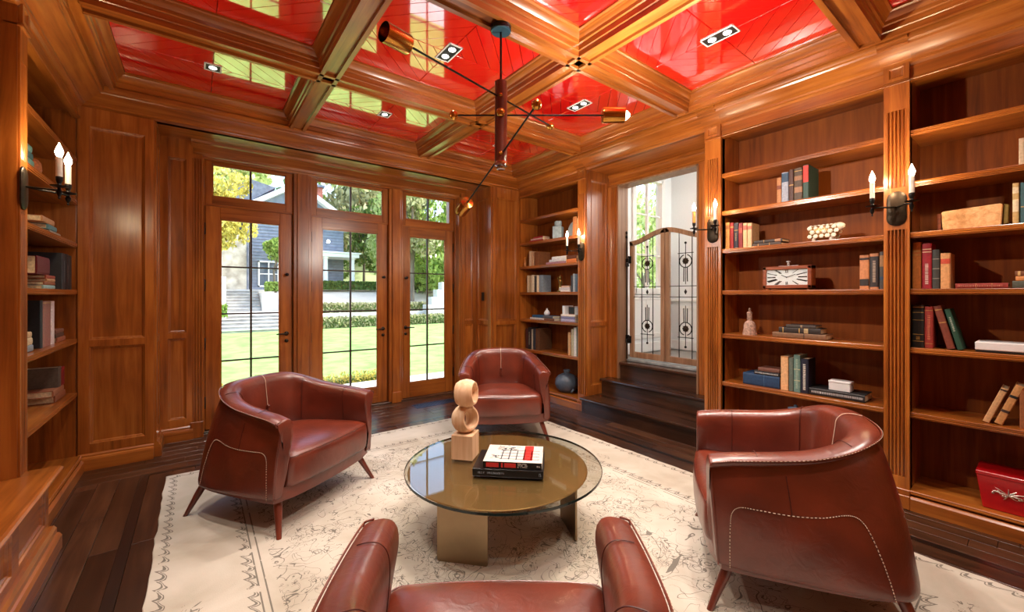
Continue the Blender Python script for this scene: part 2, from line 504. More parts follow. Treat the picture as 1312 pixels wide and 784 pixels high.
# ---- shell
WL = 'wood_z'
wall_left = MB().box((-1.22, -0.85, 0), (-1.10, 5.42, 3.19)).obj('wall_left', WL)
struct(wall_left, 'plain wood wall behind the left bookcase and bench', 'wall')
wall_front = MB().box((-1.10, -0.90, 0), (4.15, -0.78, 3.19)).obj('wall_front', WL)
struct(wall_front, 'wood wall at the near end of the room', 'wall')
wr = MB().box((4.15, -0.85, 0), (4.30, 2.22, 3.45)).box((4.15, 3.25, 0), (4.30, 5.42, 3.45)).box((4.15, 2.22, 2.745), (4.30, 3.25, 3.45)).box((4.15, 2.22, -.05), (4.30, 3.25, 0.36))
wall_right = wr.obj('wall_right', 'wood_z')
struct(wall_right, 'wood wall with the raised gated doorway', 'wall')
wb = MB().box((-1.10, 5.11, 0), (-0.03, 5.42, 3.19)).box((2.985, 5.11, 0), (4.15, 5.42, 3.19)).box((-0.03, 5.20, 2.79), (2.985, 5.42, 3.19))
wall_back = wb.obj('wall_back', 'wood_z')
struct(wall_back, 'wood wall around the three garden doors', 'wall')

def panel_wall(parent, P, u0, u1, z0, z1, openings, mat='wood_z', names=('stile_frame', 'panel'), th=0.022):
    """P(u,z,d): d is the distance proud of the wall plane. Frame with recessed, moulded panels."""
    us = sorted({u0, u1, *[o[0] for o in openings], *[o[1] for o in openings]})
    zs = sorted({z0, z1, *[o[2] for o in openings], *[o[3] for o in openings]})
    mb = MB()
    for i in range(len(us) - 1):
        for j in range(len(zs) - 1):
            cu, cz = (us[i] + us[i + 1]) / 2, (zs[j] + zs[j + 1]) / 2
            if any(o[0] < cu < o[1] and o[2] < cz < o[3] for o in openings): continue
            c = [P(us[i], zs[j], 0), P(us[i + 1], zs[j + 1], th)]
            mb.box(*c)
    mb.obj(names[0], mat, parent)
    for (a, b, c, d) in openings:
        m = MB(); w = 0.022
        lv = [(0.0, th), (0.004, th - 0.001), (0.009, th - 0.008), (0.016, th - 0.010), (w, 0.004), (w + 0.004, 0.003)]
        m.rings([[P(a + e, c + e, k), P(b - e, c + e, k), P(b - e, d - e, k), P(a + e, d - e, k)] for e, k in lv], cap=False)
        e, k = lv[-1]
        m.add([P(a + e, c + e, k), P(b - e, c + e, k), P(b - e, d - e, k), P(a + e, d - e, k)], [(0, 1, 2, 3)])
        m.obj(names[1], mat, parent)

def base_run(P, u0, u1, name, label, parent=None, h=0.13):
    """plinth board with a moulded cap"""
    prof = [(0, 0), (0.05, 0), (0.05, h - 0.045), (0.044, h - 0.03), (0.034, h - 0.024), (0.034, h - 0.012), (0.026, h - 0.003), (0.02, h), (0, h)]
    o = MB().prism(prof, lambda d, z, t: P(t, z, d), u0, u1).obj(name, 'wood_x', parent)
    if parent is None: struct(o, label, 'baseboard')
    return o

# back wall: the two proud corner panels, recessed panels and returns
tr = 0
for side, x0, x1 in (('left', -1.10, -0.295), ('right', 3.25, 4.15)):
    mb = MB().box((x0, YB, 0), (x1, 5.11, 2.905))
    o = mb.obj('wall_pier_' + side, 'wood_z')
    struct(o, 'proud panelled wood pier beside the garden doors, ' + ('next to the left bookcase' if side == 'left' else 'next to the corner bookcase'), 'wall')
    lo, hi = (-0.75, -0.295) if side == 'left' else (3.25, 3.72)
    PB = lambda u, z, d: (u, YB - d, z)
    q = 0.045
    panel_wall(o, PB, lo, hi, 0.13, 2.905, [(lo + 0.06, hi - 0.055, 0.20, 0.985), (lo + 0.06, hi - 0.055, 1.035, 2.76)])
    base_run(PB, lo, hi, 'plinth', '', o)
    # return into the door recess
    xs = -0.295 if side == 'left' else 3.25
    sg = 1 if side == 'left' else -1
    PR = lambda u, z, d, xs=xs, sg=sg: (xs + sg * d, u, z)
    panel_wall(o, PR, YB, 5.11, 0.13, 2.905, [(YB + 0.07, 5.04, 0.20, 0.985), (YB + 0.07, 5.04, 1.035, 2.76)], th=0.018)
    base_run(PR, YB, 5.11, 'plinth', '', o)
    # narrow recessed panel next to the door casing
    a, b = (-0.277, -0.03) if side == 'left' else (2.985, 3.232)
    PN = lambda u, z, d: (u, 5.11 - d, z)
    panel_wall(o, PN, a, b, 0.13, 2.905, [(a + 0.055, b - 0.05, 0.20, 0.985), (a + 0.055, b - 0.05, 1.035, 2.72)], th=0.018)
    base_run(PN, a, b, 'plinth', '', o)
    if side == 'right':
        sw = thing('light_switch', 'small dark light switch plate on the wood pier by the garden doors', 'switch', (3.229, 4.90, 1.38))
        bx('plate', (-0.006, -0.035, -0.06), (0, 0.035, 0.06), 'bronze', sw, bevel=0.003)
        for dz in (-0.022, 0.022):
            bx('toggle', (-0.012, -0.007, dz - 0.01), (-0.006, 0.007, dz + 0.01), 'black_metal', sw, bevel=0.002)

# door recess soffit
sof = bx('trim_1', (-0.295, YB, 2.905), (3.25, 5.2, 3.19), 'wood_x')
struct(sof, 'wood soffit over the recessed garden doors', 'trim')

# ---- door frame: jambs, mullion posts, head casing
DY = 5.25
frame = thing('trim_2', 'wood frame with posts and moulded head around the garden doors', 'trim')
tag(frame, kind='structure')
posts = [(-0.03, 0.06), (0.868, 1.054), (1.976, 2.156), (2.944, 2.985)]
for i, (a, b) in enumerate(posts):
    m = MB().box((a, 5.195, 0), (b, 5.42, 2.79))
    if i in (1, 2):
        m.box((a + 0.035, 5.175, 0.0), (b - 0.035, 5.195, 2.79))
        m.box((a + 0.028, 5.165, 0.0), (b - 0.028, 5.195, 0.14))
    m.box((a - .022, 5.305, 0), (b + .022, 5.42, 2.79))          # door stop behind the leaves
    m.obj('post', 'wood_z', frame, bevel=0.004)
for a, b in ((-0.045, 0.045), (2.955, 3.045)):      # fluted casing pilasters
    m = MB().box((a, 5.10, 0), (b, 5.2, 2.79)).box((a - .008, 5.07, 0), (b + .008, 5.11, 0.16))
    for k in range(4):
        u = a + 0.011 + k * 0.0225
        m.box((u, 5.088, 0.16), (u + 0.011, 5.10, 2.74))
    m.obj('casing', 'wood_z', frame, bevel=0.003)
prof = [(5.2, 2.775), (5.175, 2.775), (5.165, 2.79), (5.15, 2.795), (5.14, 2.82), (5.10, 2.85), (5.06, 2.88), (5.03, 2.885), (5.02, 2.905), (5.2, 2.905)]
MB().prism(prof, lambda u, v, t: (t, u, v), -0.045, 3.045).obj('head_casing', 'wood_x', frame)
bx('head', (0.06, 5.2, 2.775), (2.944, 5.42, 2.80), 'wood_x', frame)
bx('sill', (-0.03, 5.19, -0.012), (2.985, 5.46, 0.018), 'floor_x', frame, bevel=0.004)

bays = [(0.062, 0.866), (1.056, 1.974), (2.158, 2.942)]
dleaf = [(0.068, 0.859, 0.193, 0.739), (1.063, 1.967, 1.178, 1.844), (2.164, 2.935, 2.276, 2.815)]
tglass = [(0.124, 0.798), (1.113, 1.904), (2.212, 2.884)]

def sash(parent, x0, x1, z0, z1, gx0, gx1, gz0, gz1, nx, nz, y0, y1, pane_mat='pane_glass'):
    """rails, stiles, dark muntins and single panes"""
    m = MB()
    m.box((x0, y0, z0), (gx0, y1, z1)).box((gx1, y0, z0), (x1, y1, z1))
    m.obj('stile', 'wood_z', parent, bevel=0.003)
    m = MB().box((gx0, y0, z0), (gx1, y1, gz0)).box((gx0, y0, gz1), (gx1, y1, z1))
    m.obj('rail', 'wood_x', parent, bevel=0.003)
    ym = (y0 + y1) / 2
    # glazing bead
    b = MB()
    w = 0.012
    for A, B in (((gx0, y0 + .006, gz0), (gx0 + w, y0 + .02, gz1)), ((gx1 - w, y0 + .006, gz0), (gx1, y0 + .02, gz1)),
                 ((gx0, y0 + .006, gz0), (gx1, y0 + .02, gz0 + w)), ((gx0, y0 + .006, gz1 - w), (gx1, y0 + .02, gz1))):
        b.box(A, B)
    b.obj('glazing_bead', 'wood_x', parent)
    xs = [gx0 + (gx1 - gx0) * i / nx for i in range(nx + 1)]
    zs = [gz0 + (gz1 - gz0) * i / nz for i in range(nz + 1)]
    for x in xs[1:-1]:
        bx('muntin', (x - 0.009, y0 + 0.008, gz0), (x + 0.009, y1 - 0.004, gz1), 'muntin', parent, bevel=0.003)
    for z in zs[1:-1]:
        bx('muntin', (gx0, y0 + 0.010, z - 0.008), (gx1, y1 - 0.006, z + 0.008), 'muntin', parent, bevel=0.003)
    for i in range(nx):
        for j in range(nz):
            bx('pane', (xs[i] + .004, ym - 0.002, zs[j] + .004), (xs[i + 1] - .004, ym + 0.002, zs[j + 1] - .004), pane_mat, parent)

plain('muntin', rgb(58, 34, 22), 0.4)
for i in range(3):
    # transom window
    b0, b1 = bays[i]
    w = thing('window_%d' % (i + 1), 'two-pane transom window above the garden door ' + ('near the left bookcase', 'in the middle', 'near the corner bookcase')[i], 'window')
    tag(w, kind='structure')
    sash(w, b0, b1, 2.335, 2.775, tglass[i][0], tglass[i][1], 2.415, 2.745, 2, 1, 5.235, 5.285)
    x0, x1, g0, g1 = dleaf[i]
    d = thing('door_%d' % (i + 1), 'eight-pane glazed wood garden door ' + ('behind the left armchair, near the left bookcase', 'in the middle of the three', 'with the floor vent before it, near the corner bookcase')[i], 'door')
    tag(d, kind='structure')
    sash(d, x0, x1, 0.02, 2.318, g0, g1, 0.215, 2.19, 2, 4, DY, DY + 0.045)
    MB().box((b0, 5.24, 2.318), (b1, 5.30, 2.337)).obj('transom_bar', 'wood_x', w)
    # lever handle, lock rose, bolt knob, hinges
    hs = 1 if i < 2 else -1                          # handle side
    hx = x1 - 0.055 if i < 2 else x0 + 0.055
    m = MB().lathe([(0.024, 0), (0.024, 0.006), (0.012, 0.01), (0.010, 0.045)], (hx, DY, 0.967), 16, (0, -1, 0))
    m.tube([(hx, DY - 0.045, 0.967), (hx - hs * 0.03, DY - 0.05, 0.967), (hx - hs * 0.105, DY - 0.046, 0.964)], [0.010, 0.009, 0.007], 8)
    m.obj('lever_handle', 'bronze', d, smooth=40)
    MB().lathe([(0.020, 0), (0.020, 0.008), (0.010, 0.014)], (hx, DY, 0.885), 16, (0, -1, 0)).obj('lock_rose', 'bronze', d, smooth=40)
    m = MB().lathe([(0.014, 0), (0.014, 0.006), (0.008, 0.01), (0.008, 0.03), (0.018, 0.036), (0.018, 0.05), (0.008, 0.056)], (hx, DY, 1.63), 14, (0, -1, 0))
    m.obj('bolt_knob', 'black_metal', d, smooth=40)
    ex = x0 - 0.004 if i < 2 else x1 + 0.004
    for z in (0.30, 0.90, 1.50, 2.08):
        MB().lathe([(0.004, -0.062), (0.008, -0.056), (0.008, 0.056), (0.004, 0.062)], (ex, DY - 0.006, z), 10).obj('hinge', 'black_metal', d, smooth=40)

# ---- ceiling
ceiling = bx('ceiling', (-1.22, -0.90, 3.19 + 0.016), (4.15, 5.42, 3.50), 'red_groove')
struct(ceiling, 'coffered ceiling of red lacquered boards between wood beams', 'ceiling')
XB = [0.795, 2.16]; YBM = [0.735, 2.045, 3.36]
bp = [(-.04, 3.06), (-.04, 3.04), (-.07, 3.04), (-.07, 3.075), (-.078, 3.08), (-.078, 3.115), (-.09, 3.12), (-.094, 3.14), (-.112, 3.156), (-.122, 3.172), (-.135, 3.178), (-.135, 3.206)]
beam_prof = bp + [(-a, b) for a, b in bp[::-1]]
for x in XB:
    MB().prism(beam_prof, lambda u, v, t, x=x: (x + u, t, v), -0.50, 4.60).obj('beam', 'wood_y', ceiling, smooth=25)
for y in YBM:
    MB().prism(beam_prof, lambda u, v, t, y=y: (t, y + u, v), -0.53, 3.51).obj('beam', 'wood_x', ceiling, smooth=25)
def cornice_prof(dface):
    """d measured outwards from the red panel's edge; dface is the wall face"""
    c = dface
    return [(0, 3.206), (0, 3.178), (.013, 3.172), (.023, 3.156), (.041, 3.14), (.045, 3.12), (.057, 3.115), (.057, 3.08), (.065, 3.075), (.065, 3.04),
            (.095, 3.04), (.095, 3.058), (c - .155, 3.058), (c - .155, 3.035), (c - .15, 3.02), (c - .135, 3.012), (c - .13, 3.00), (c - .10, 2.985), (c - .065, 2.962), (c - .042, 2.945), (c - .028, 2.94), (c - .026, 2.925), (c - .012, 2.92), (c, 2.905), (c + .05, 2.905), (c + .05, 3.206)]
RE = dict(left=-0.46, right=3.44, back=4.515, near=-0.40)
MB().prism(cornice_prof(3.72 - 3.44), lambda d, z, t: (RE['right'] + d, t, z), YN, 4.75).obj('cornice', 'wood_y', ceiling, smooth=25)
MB().prism(cornice_prof(3.72 - 3.44), lambda d, z, t: (RE['left'] - d, t, z), YN, 4.75).obj('cornice', 'wood_y', ceiling, smooth=25)
MB().prism(cornice_prof(YB - 4.515), lambda d, z, t: (t, RE['back'] + d, z), -0.79, 3.76).obj('cornice', 'wood_x', ceiling, smooth=25)
MB().prism(cornice_prof(-0.40 - YN), lambda d, z, t: (t, RE['near'] - d, z), -0.79, 3.76).obj('cornice', 'wood_x', ceiling, smooth=25)
# fill above the joinery so that nothing is open behind the cornice
for a, b in (((-1.10, -0.78, 2.93), (-0.78, 4.75, 3.206)), ((3.75, -0.78, 2.93), (4.15, 4.75, 3.206)), ((-0.78, YB + .03, 2.93), (3.75, 5.11, 3.206)), ((-0.78, -0.78, 2.93), (3.75, YN - .03, 3.206))):
    bx('bulkhead', a, b, 'wood_x', ceiling)

def clip(poly, a, b, c):
    """keep a*x+b*y<=c"""
    out = []
    for i in range(len(poly)):
        p, q = poly[i], poly[(i + 1) % len(poly)]
        fp, fq = a * p[0] + b * p[1] - c, a * q[0] + b * q[1] - c
        if fp <= 0: out.append(p)
        if fp * fq < 0:
            t = fp / (fp - fq); out.append((p[0] + (q[0] - p[0]) * t, p[1] + (q[1] - p[1]) * t))
    return out
cellx = [(-0.46, 0.66), (0.93, 2.025), (2.295, 3.44)]
celly = [(-0.40, 0.60), (0.87, 1.91), (2.18, 3.225), (3.495, 4.515)]
BW = 0.088; g = 0.0016; r2 = math.sqrt(.5)
for ci, (cx0, cx1) in enumerate(cellx):
    for ri, (cy0, cy1) in enumerate(celly):
        mx, my = (cx0 + cx1) / 2, (cy0 + cy1) / 2; hw, hh = (cx1 - cx0) / 2, (cy1 - cy0) / 2
        pan = thing('coffer_panel', None, None, (mx, my, 3.19)); pan.parent = ceiling
        for sx in (1, -1):
            for sy in (1, -1):
                k = 0
                while k * BW < (hw + hh) * r2:
                    poly = [(g, g), (hw, g), (hw, hh), (g, hh)]
                    poly = clip(poly, r2, r2, (k + 1) * BW - g)
                    poly = clip(poly, -r2, -r2, -(k * BW + g))
                    k += 1
                    if len(poly) < 3: continue
                    poly = [(x * sx, y * sy) for x, y in poly]
                    cxm = sum(p[0] for p in poly) / len(poly); cym = sum(p[1] for p in poly) / len(poly)
                    def ins(e):
                        o = []
                        for x, y in poly:
                            dx, dy = cxm - x, cym - y; dl = math.hypot(dx, dy) or 1
                            o.append((x + dx / dl * e, y + dy / dl * e))
                        return o
                    m = MB().rings([[(x, y, 0.016) for x, y in poly], [(x, y, 0.003) for x, y in poly], [(x, y, 0.0) for x, y in ins(0.004)]])
                    m.obj('board', 'red_lacquer', pan)
        # downlight
        two = ri < 3
        L = 0.115 if two else 0.062
        dl = thing('downlight', 'recessed ' + ('twin' if two else 'single') + '-lamp downlight in the red coffer ' +
                   {(0, 3): 'next to the left pier', (1, 3): 'above the middle garden door', (2, 3): 'by the corner bookcase', (0, 2): 'towards the left bookcase', (1, 2): 'behind the chandelier canopy',
                    (2, 2): 'over the gated doorway side', (0, 1): 'over the left bench', (1, 1): 'before the chandelier canopy', (2, 1): 'beside the tall right bookcases'}.get((ci, ri), ('above the near end of the bench', 'above the near end wall', 'above the near end of the red box bookcase')[ci]), 'downlight', (mx, my, 3.19))
        w = 0.056
        m = MB()
        m.box((-w, -L, -0.006), (-w + .010, L, 0)).box((w - .010, -L, -0.006), (w, L, 0)).box((-w, -L, -0.006), (w, -L + .010, 0)).box((-w, L - .010, -0.006), (w, L, 0))
        m.obj('trim_frame', 'white_paint', dl, bevel=0.001)
        bx('baffle', (-w + .010, -L + .010, -0.003), (w - .010, L - .010, 0), 'ledger_black', dl)
        for dy in ((-0.052, 0.052) if two else (0.0,)):
            MB().lathe([(0.026, -0.003), (0.026, -0.006), (0.020, -0.008)], (0, dy, 0), 18).obj('lamp', 'lamp_white', dl, smooth=40)
        sp = add_light('downlight_beam', 'SPOT', (0, 0, -0.03), E_SPOT * (1.0 if two else 0.6), WARM, spot_size=R(94), spot_blend=1.0, shadow_soft_size=0.05)
        sp.parent = dl

# ================================================================== BUILT-IN JOINERY
SHELF = [(0, -0.036), (0.0, -0.030), (-0.006, -0.028), (-0.006, -0.022), (-0.002, -0.019), (-0.006, -0.016), (-0.006, -0.010), (-0.002, -0.008), (-0.006, -0.004), (-0.004, 0), (0.33, 0), (0.33, -0.036)]
def bookcase(name, label, m, u0, u1, ends=(True, True), depth=0.34):
    """m(u,d,z): u along the wall, d into the wall from the face, z up"""
    t = thing(name, label, 'bookcase')
    d = depth
    for u, e in ((u0, -1), (u1, 1)):
        bx('side_panel', m(u, 0.012, 0.0), m(u + e * 0.022, d, 2.905), 'wood_z', t)
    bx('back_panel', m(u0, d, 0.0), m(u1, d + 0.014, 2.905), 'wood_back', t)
    bx('top_panel', m(u0, 0.012, 2.84), m(u1, d, 2.87), 'wood_y', t)
    for z in LEVELS:
        MB().prism(SHELF, lambda a, b, s: m(s, a + 0.008, b + z), u0 + 0.001, u1 - 0.001).obj('shelf', 'wood_y', t)
    MB().prism([(-0.02, .10), (-0.026, .104), (-0.026, .112), (-0.018, .114), (-0.022, .119), (-0.018, .125), (d, .125), (d, .09), (-0.0, .09)], lambda a, b, s: m(s, a, b), u0 + .001, u1 - .001).obj('deck', 'wood_y', t)
    pr = [(0.02, 0), (-0.04, 0), (-0.04, 0.075), (-0.03, 0.085), (-0.024, 0.089), (0.02, 0.089)]
    MB().prism(pr, lambda a, b, s: m(s, a, b), u0, u1).obj('plinth', 'wood_y', t)
    fz = [(0.0, 2.905), (0.0, 2.825), (-0.010, 2.822), (-0.014, 2.812), (-0.008, 2.806), (-0.012, 2.80), (0.03, 2.80), (0.03, 2.905)]
    MB().prism(fz, lambda a, b, s: m(s, a, b), u0, u1).obj('frieze', 'wood_y', t)
    return t
mR = lambda u, d, z: (XR + d, u, z)
mL = lambda u, d, z: (XL - d, u, z)
bookcase('bookcase', 'tall open wood bookcase with clock, between the two fluted pilasters', mR, 0.69, 1.785)
bookcase('bookcase', 'tall open wood bookcase holding the red box and white box', mR, -0.60, 0.562)
bookcase('bookcase', 'narrow corner bookcase between the garden doors and the steps', mR, 3.515, 4.685)
bookcase('bookcase', 'left wall bookcase beside the bench cabinet, with teal books', mL, 3.38, 4.685)

def pilaster(name, label, m, u0, u1, nfl=5, plate_z=1.975, flutes=True):
    t = thing(name, label, 'pilaster'); tag(t, kind='structure')
    w = u1 - u0; f = -0.018
    mb = MB().box(m(u0, f + 0.016, 0), m(u1, 0.06, 2.80))
    if flutes:
        e = 0.014; rib = (w - 2 * e) / (nfl * 2 + 1) * 0.9
        gap = (w - 2 * e - rib * (nfl + 1)) / nfl
        def blocks(z0, z1): mb.box(m(u0, f, z0), m(u1, f + .018, z1))
        blocks(0, 0.2); blocks(plate_z - 0.14, plate_z + 0.14); blocks(2.63, 2.80)
        for z0, z1 in ((0.2, plate_z - 0.14), (plate_z + 0.14, 2.63)):
            mb.box(m(u0, f, z0), m(u0 + e, f + .018, z1)); mb.box(m(u1 - e, f, z0), m(u1, f + .018, z1))
            for k in range(nfl + 1):
                a = u0 + e + k * (rib + gap)
                mb.prism([(a, f + .018), (a, f + .003), (a + rib * .25, f), (a + rib * .75, f), (a + rib, f + .003), (a + rib, f + .018)], lambda p, q, s: m(p, q, s), z0, z1)
    else:
        mb.box(m(u0, f, 0), m(u1, f + .018, 2.80))
    mb.obj('shaft', 'wood_z', t)
    # plinth block, necking, capital block with sunk square, crown break
    MB().box(m(u0 - .006, -0.045, 0), m(u1 + .006, 0.02, 0.089)).box(m(u0 - .004, -0.034, 0.089), m(u1 + .004, 0.02, 0.125)).obj('base_block', 'wood_z', t, bevel=0.004)
    MB().box(m(u0 - .006, -0.03, 2.80), m(u1 + .006, 0.04, 2.812)).box(m(u0 - .002, -0.024, 2.812), m(u1 + .002, 0.04, 2.822)).obj('necking', 'wood_y', t, bevel=0.003)
    P = lambda u, z, d: m(u, f - d + 0.004, z)
    bx('block_core', m(u0, f + .003, 2.822), m(u1, 0.06, 2.93), 'wood_z', t)
    panel_wall(t, P, u0, u1, 2.822, 2.93, [(u0 + w * .2, u1 - w * .2, 2.842, 2.912)], names=('block_frame', 'sunk_panel'), th=0.014)
    cp = [(0.05, 2.925), (-.028, 2.925), (-.030, 2.94), (-.04, 2.945), (-.06, 2.955), (-.09, 2.98), (-.125, 3.0), (-.15, 3.008), (-.152, 3.03), (-.17, 3.034), (-.17, 3.05), (.05, 3.05)]
    MB().prism(cp, lambda a, b, s: m(s, a, b), u0 - .012, u1 + .012).obj('crown', 'wood_y', t, smooth=30)
    return t
pilaster('trim_3', 'fluted wood pilaster between the two tall right bookcases', mR, 0.562, 0.690)
pilaster('trim_4', 'fluted wood pilaster beside the gated doorway', mR, 1.785, 1.925)
pilaster('trim_5', 'slim fluted wood pilaster closing the corner bookcase at the steps', mR, 3.400, 3.515, nfl=4)
pilaster('trim_6', 'slim fluted wood pilaster closing the left bookcase at the bench', mL, 3.262, 3.38, nfl=4)

# side of the left bookcase facing the bench
o = bx('trim_7', (-1.10, 3.256, 0.452), (-0.741, 3.30, 2.93), 'wood_z'); struct(o, 'flat wood end panel of the left bookcase over the bench', 'trim')
# panelled reveal at the steps, both sides, and soffit
for nm, y, sg, lab in (('trim_8', 3.40, -1, 'panelled wood reveal between the corner bookcase and the steps'), ('trim_9', 1.925, 1, 'wood reveal between the fluted pilaster and the steps')):
    o = bx(nm, (3.73, y, 0), (4.15, y + (-sg) * 0.02, 2.905), 'wood_z'); struct(o, lab, 'trim')
    PV = lambda u, z, d, y=y, sg=sg: (u, y + sg * d, z)
    panel_wall(o, PV, 3.72, 4.15, 0.0, 2.905, [(3.79, 4.08, 0.30, 1.02), (3.79, 4.08, 1.07, 2.80)], th=0.016)
o = bx('trim_10', (3.75, 1.925, 2.905), (4.15, 3.40, 3.19), 'wood_y'); struct(o, 'wood soffit above the steps', 'trim')
# doorway casing
cas = thing('trim_11', 'moulded wood casing around the gated doorway', 'trim'); tag(cas, kind='structure')
cprof = lambda w: [(0, 0), (0, -.035), (.012, -.042), (.03, -.042), (.04, -.03), (.055, -.024), (w - .06, -.024), (w - .05, -.03), (w - .035, -.03), (w - .03, -.018), (w, -.018), (w, 0)]
MB().prism(cprof(0.145), lambda a, b, s: (4.15 + b, 3.395 - a, s), 0.0, 2.745).obj('casing', 'wood_z', cas)
MB().prism(cprof(0.145), lambda a, b, s: (4.15 + b, 2.075 + a, s), 0.0, 2.745).obj('casing', 'wood_z', cas)
MB().prism(cprof(0.16), lambda a, b, s: (4.15 + b, s, 2.905 - a), 1.95, 3.395).obj('casing', 'wood_y', cas)
MB().box((4.12, 3.235, .36), (4.31, 3.252, 2.76)).box((4.12, 2.218, .36), (4.31, 2.235, 2.76)).box((4.12, 2.22, 2.742), (4.31, 3.25, 2.76)).obj('jamb', 'gatewood', cas)

# ---- steps up to the gate
stairs = thing('stair_steps', 'three dark wood steps rising to the iron gate', 'steps', (0, 0, 0))
for i, (xr, z0, z1, xn, x1) in enumerate(((3.645, 0.0, 0.150, 3.61, 4.148), (3.985, 0.185, 0.340, 3.95, 4.148), (4.30, 0.36, 0.545, 4.29, 4.34))):
    ya, yb = ((1.927, 3.398), (1.945, 3.38), (2.236, 3.234))[i]
    if i < 2:
        bx('riser', (xr, ya, z0), (xr + 0.02, yb, z1), 'floor_y', stairs)
        MB().prism([(xn, z1 + .004), (xn - .004, z1 + .018), (xn, z1 + .032), (xn + .006, z1 + .035), (x1, z1 + .035), (x1, z1)], lambda a, b, s: (a, s, b), ya, yb).obj('tread', 'floor_y', stairs)
    else:
        bx('riser', (4.155, ya, z0), (4.30, yb, z1), 'floor_y', stairs)
bx('tread', (4.13, 2.236, 0.545), (4.30, 3.234, 0.575), 'floor_y', stairs, bevel=.004)

# ---- hall beyond the gate
o = bx('floor_hall', (4.30, 0.9, 0.36), (5.95, 3.65, 0.572), 'hall_floor'); struct(o, 'grey floor of the hall beyond the gate', 'floor')
o = bx('threshold', (4.28, 2.236, 0.576), (4.44, 3.234, 0.604), 'threshold', bevel=.004); tag(o, 'grey stone threshold slab under the iron gate', 'threshold')
hw = MB().box((5.80, 0.9, 0.36), (5.95, 3.55, 3.5))
o = hw.obj('wall_hall_end', 'hall_wall'); struct(o, 'white end wall of the hall', 'wall')
for (za, zb) in ((0.58, 0.72), (1.30, 1.34)):
    bx('moulding', (5.775, 0.9, za), (5.80, 3.55, zb), 'white_paint', o, bevel=.006)
for ya in (1.1, 1.9, 2.75):
    panel_wall(o, lambda u, z, d: (5.80 - d, u, z), ya, ya + 0.68, 0.78, 1.24, [(ya + .05, ya + .63, 0.82, 1.20)], mat='white_paint', th=.012)
WX0, WX1, WZ0, WZ1 = 4.86, 5.54, 1.46, 3.10
m = MB().box((4.30, 3.55, .36), (WX0, 3.65, 3.5)).box((WX1, 3.55, .36), (5.95, 3.65, 3.5)).box((WX0, 3.55, .36), (WX1, 3.65, WZ0)).box((WX0, 3.55, WZ1), (WX1, 3.65, 3.5))
o = m.obj('wall_hall_side', 'hall_wall'); struct(o, 'white hall wall with the tall window', 'wall')
bx('moulding', (4.32, 3.53, 0.58), (5.8, 3.55, 0.72), 'white_paint', o, bevel=.006)
panel_wall(o, lambda u, z, d: (u, 3.55 - d, z), 4.6, 5.75, 0.78, 1.40, [(4.66, 5.15, 0.84, 1.34), (5.21, 5.69, 0.84, 1.34)], mat='white_paint', th=.012)
o = MB().box((4.30, 0.85, .36), (5.95, 0.95, 3.5)).obj('wall_hall_near', 'hall_wall'); struct(o, 'white near wall of the hall', 'wall')
o = bx('ceiling_hall', (4.30, 0.85, 3.40), (5.95, 3.65, 3.5), 'hall_wall'); struct(o, 'white ceiling of the hall', 'ceiling')
w = thing('window_4', 'tall white-framed hall window with foliage outside', 'window'); tag(w, kind='structure')
m = MB()
for A, B in (((WX0 - .05, 3.52, WZ0 - .05), (WX0 + .03, 3.60, WZ1 + .05)), ((WX1 - .03, 3.52, WZ0 - .05), (WX1 + .05, 3.60, WZ1 + .05)), ((WX0, 3.52, WZ0 - .05), (WX1, 3.60, WZ0 + .04)), ((WX0, 3.52, WZ1 - .04), (WX1, 3.60, WZ1 + .05))):
    m.box(A, B)
m.obj('window_frame', 'white_paint', w, bevel=.004)
xm = (WX0 + WX1) / 2
bx('muntin', (xm - .018, 3.55, WZ0), (xm + .018, 3.59, WZ1), 'white_paint', w)
zz = [WZ0 + .04, 1.98, 2.56, WZ1 - .04]
for z in zz[1:-1]:
    bx('muntin', (WX0, 3.555, z - .012), (WX1, 3.585, z + .012), 'white_paint', w)
for j in range(3):
    for a, b in ((WX0 + .03, xm - .018), (xm + .018, WX1 - .03)):
        bx('pane', (a, 3.568, zz[j] + .012), (b, 3.572, zz[j + 1] - .012), 'pane_glass', w)
hl = thing('hall_fill_globe', 'added white globe fill lamp, unseen in the hall beyond the gate', 'lamp', (5.1, 1.75, 3.40))  # added lamp, out of view, to brighten the hall
MB().lathe([(0.05, 0), (0.05, -0.02), (0.008, -0.025), (0.008, -0.2)], (0, 0, 0), 14).obj('stem', 'chrome', hl, smooth=30)
MB().ball((0, 0, -0.29), 0.1).obj('globe', 'lamp_white', hl, smooth=60)
p = add_light('hall_fill_light', 'POINT', (0, 0, -0.45), E_HALL_FILL, (1, .97, .93), shadow_soft_size=0.1); p.parent = hl

# ---- bench cabinet on the left
t = thing('bench_cabinet', 'low wood bench cabinet with sunk panels along the left wall', 'bench')
MB().prism([(-1.10, .42), (-0.61, .42), (-0.60, .425), (-0.592, .432), (-0.592, .440), (-0.60, .447), (-0.61, .451), (-1.10, .451)], lambda a, b, s: (a, s, b), 0.35, 3.262).obj('seat_board', 'wood_y', t)
MB().prism([(-0.755, .42), (-0.61, .42), (-0.60, .425), (-0.592, .432), (-0.592, .440), (-0.60, .447), (-0.61, .451), (-0.755, .451)], lambda a, b, s: (a, s, b), 3.2625, 3.355).obj('seat_board', 'wood_y', t)
bx('carcass', (-1.10, 0.37, 0.0), (-0.665, 3.262, 0.42), 'wood_y', t)
bx('carcass', (-0.72, 3.262, 0.0), (-0.665, 3.32, 0.42), 'wood_y', t)
ops = []
y = 3.30
while y > 0.8:
    ops.append((y - 0.45, y - 0.035, 0.165, 0.375)); y -= 0.50
panel_wall(t, lambda u, z, d: (-0.665 + d, u, z), 0.37, 3.32, 0.13, 0.42, ops, mat='wood_y')
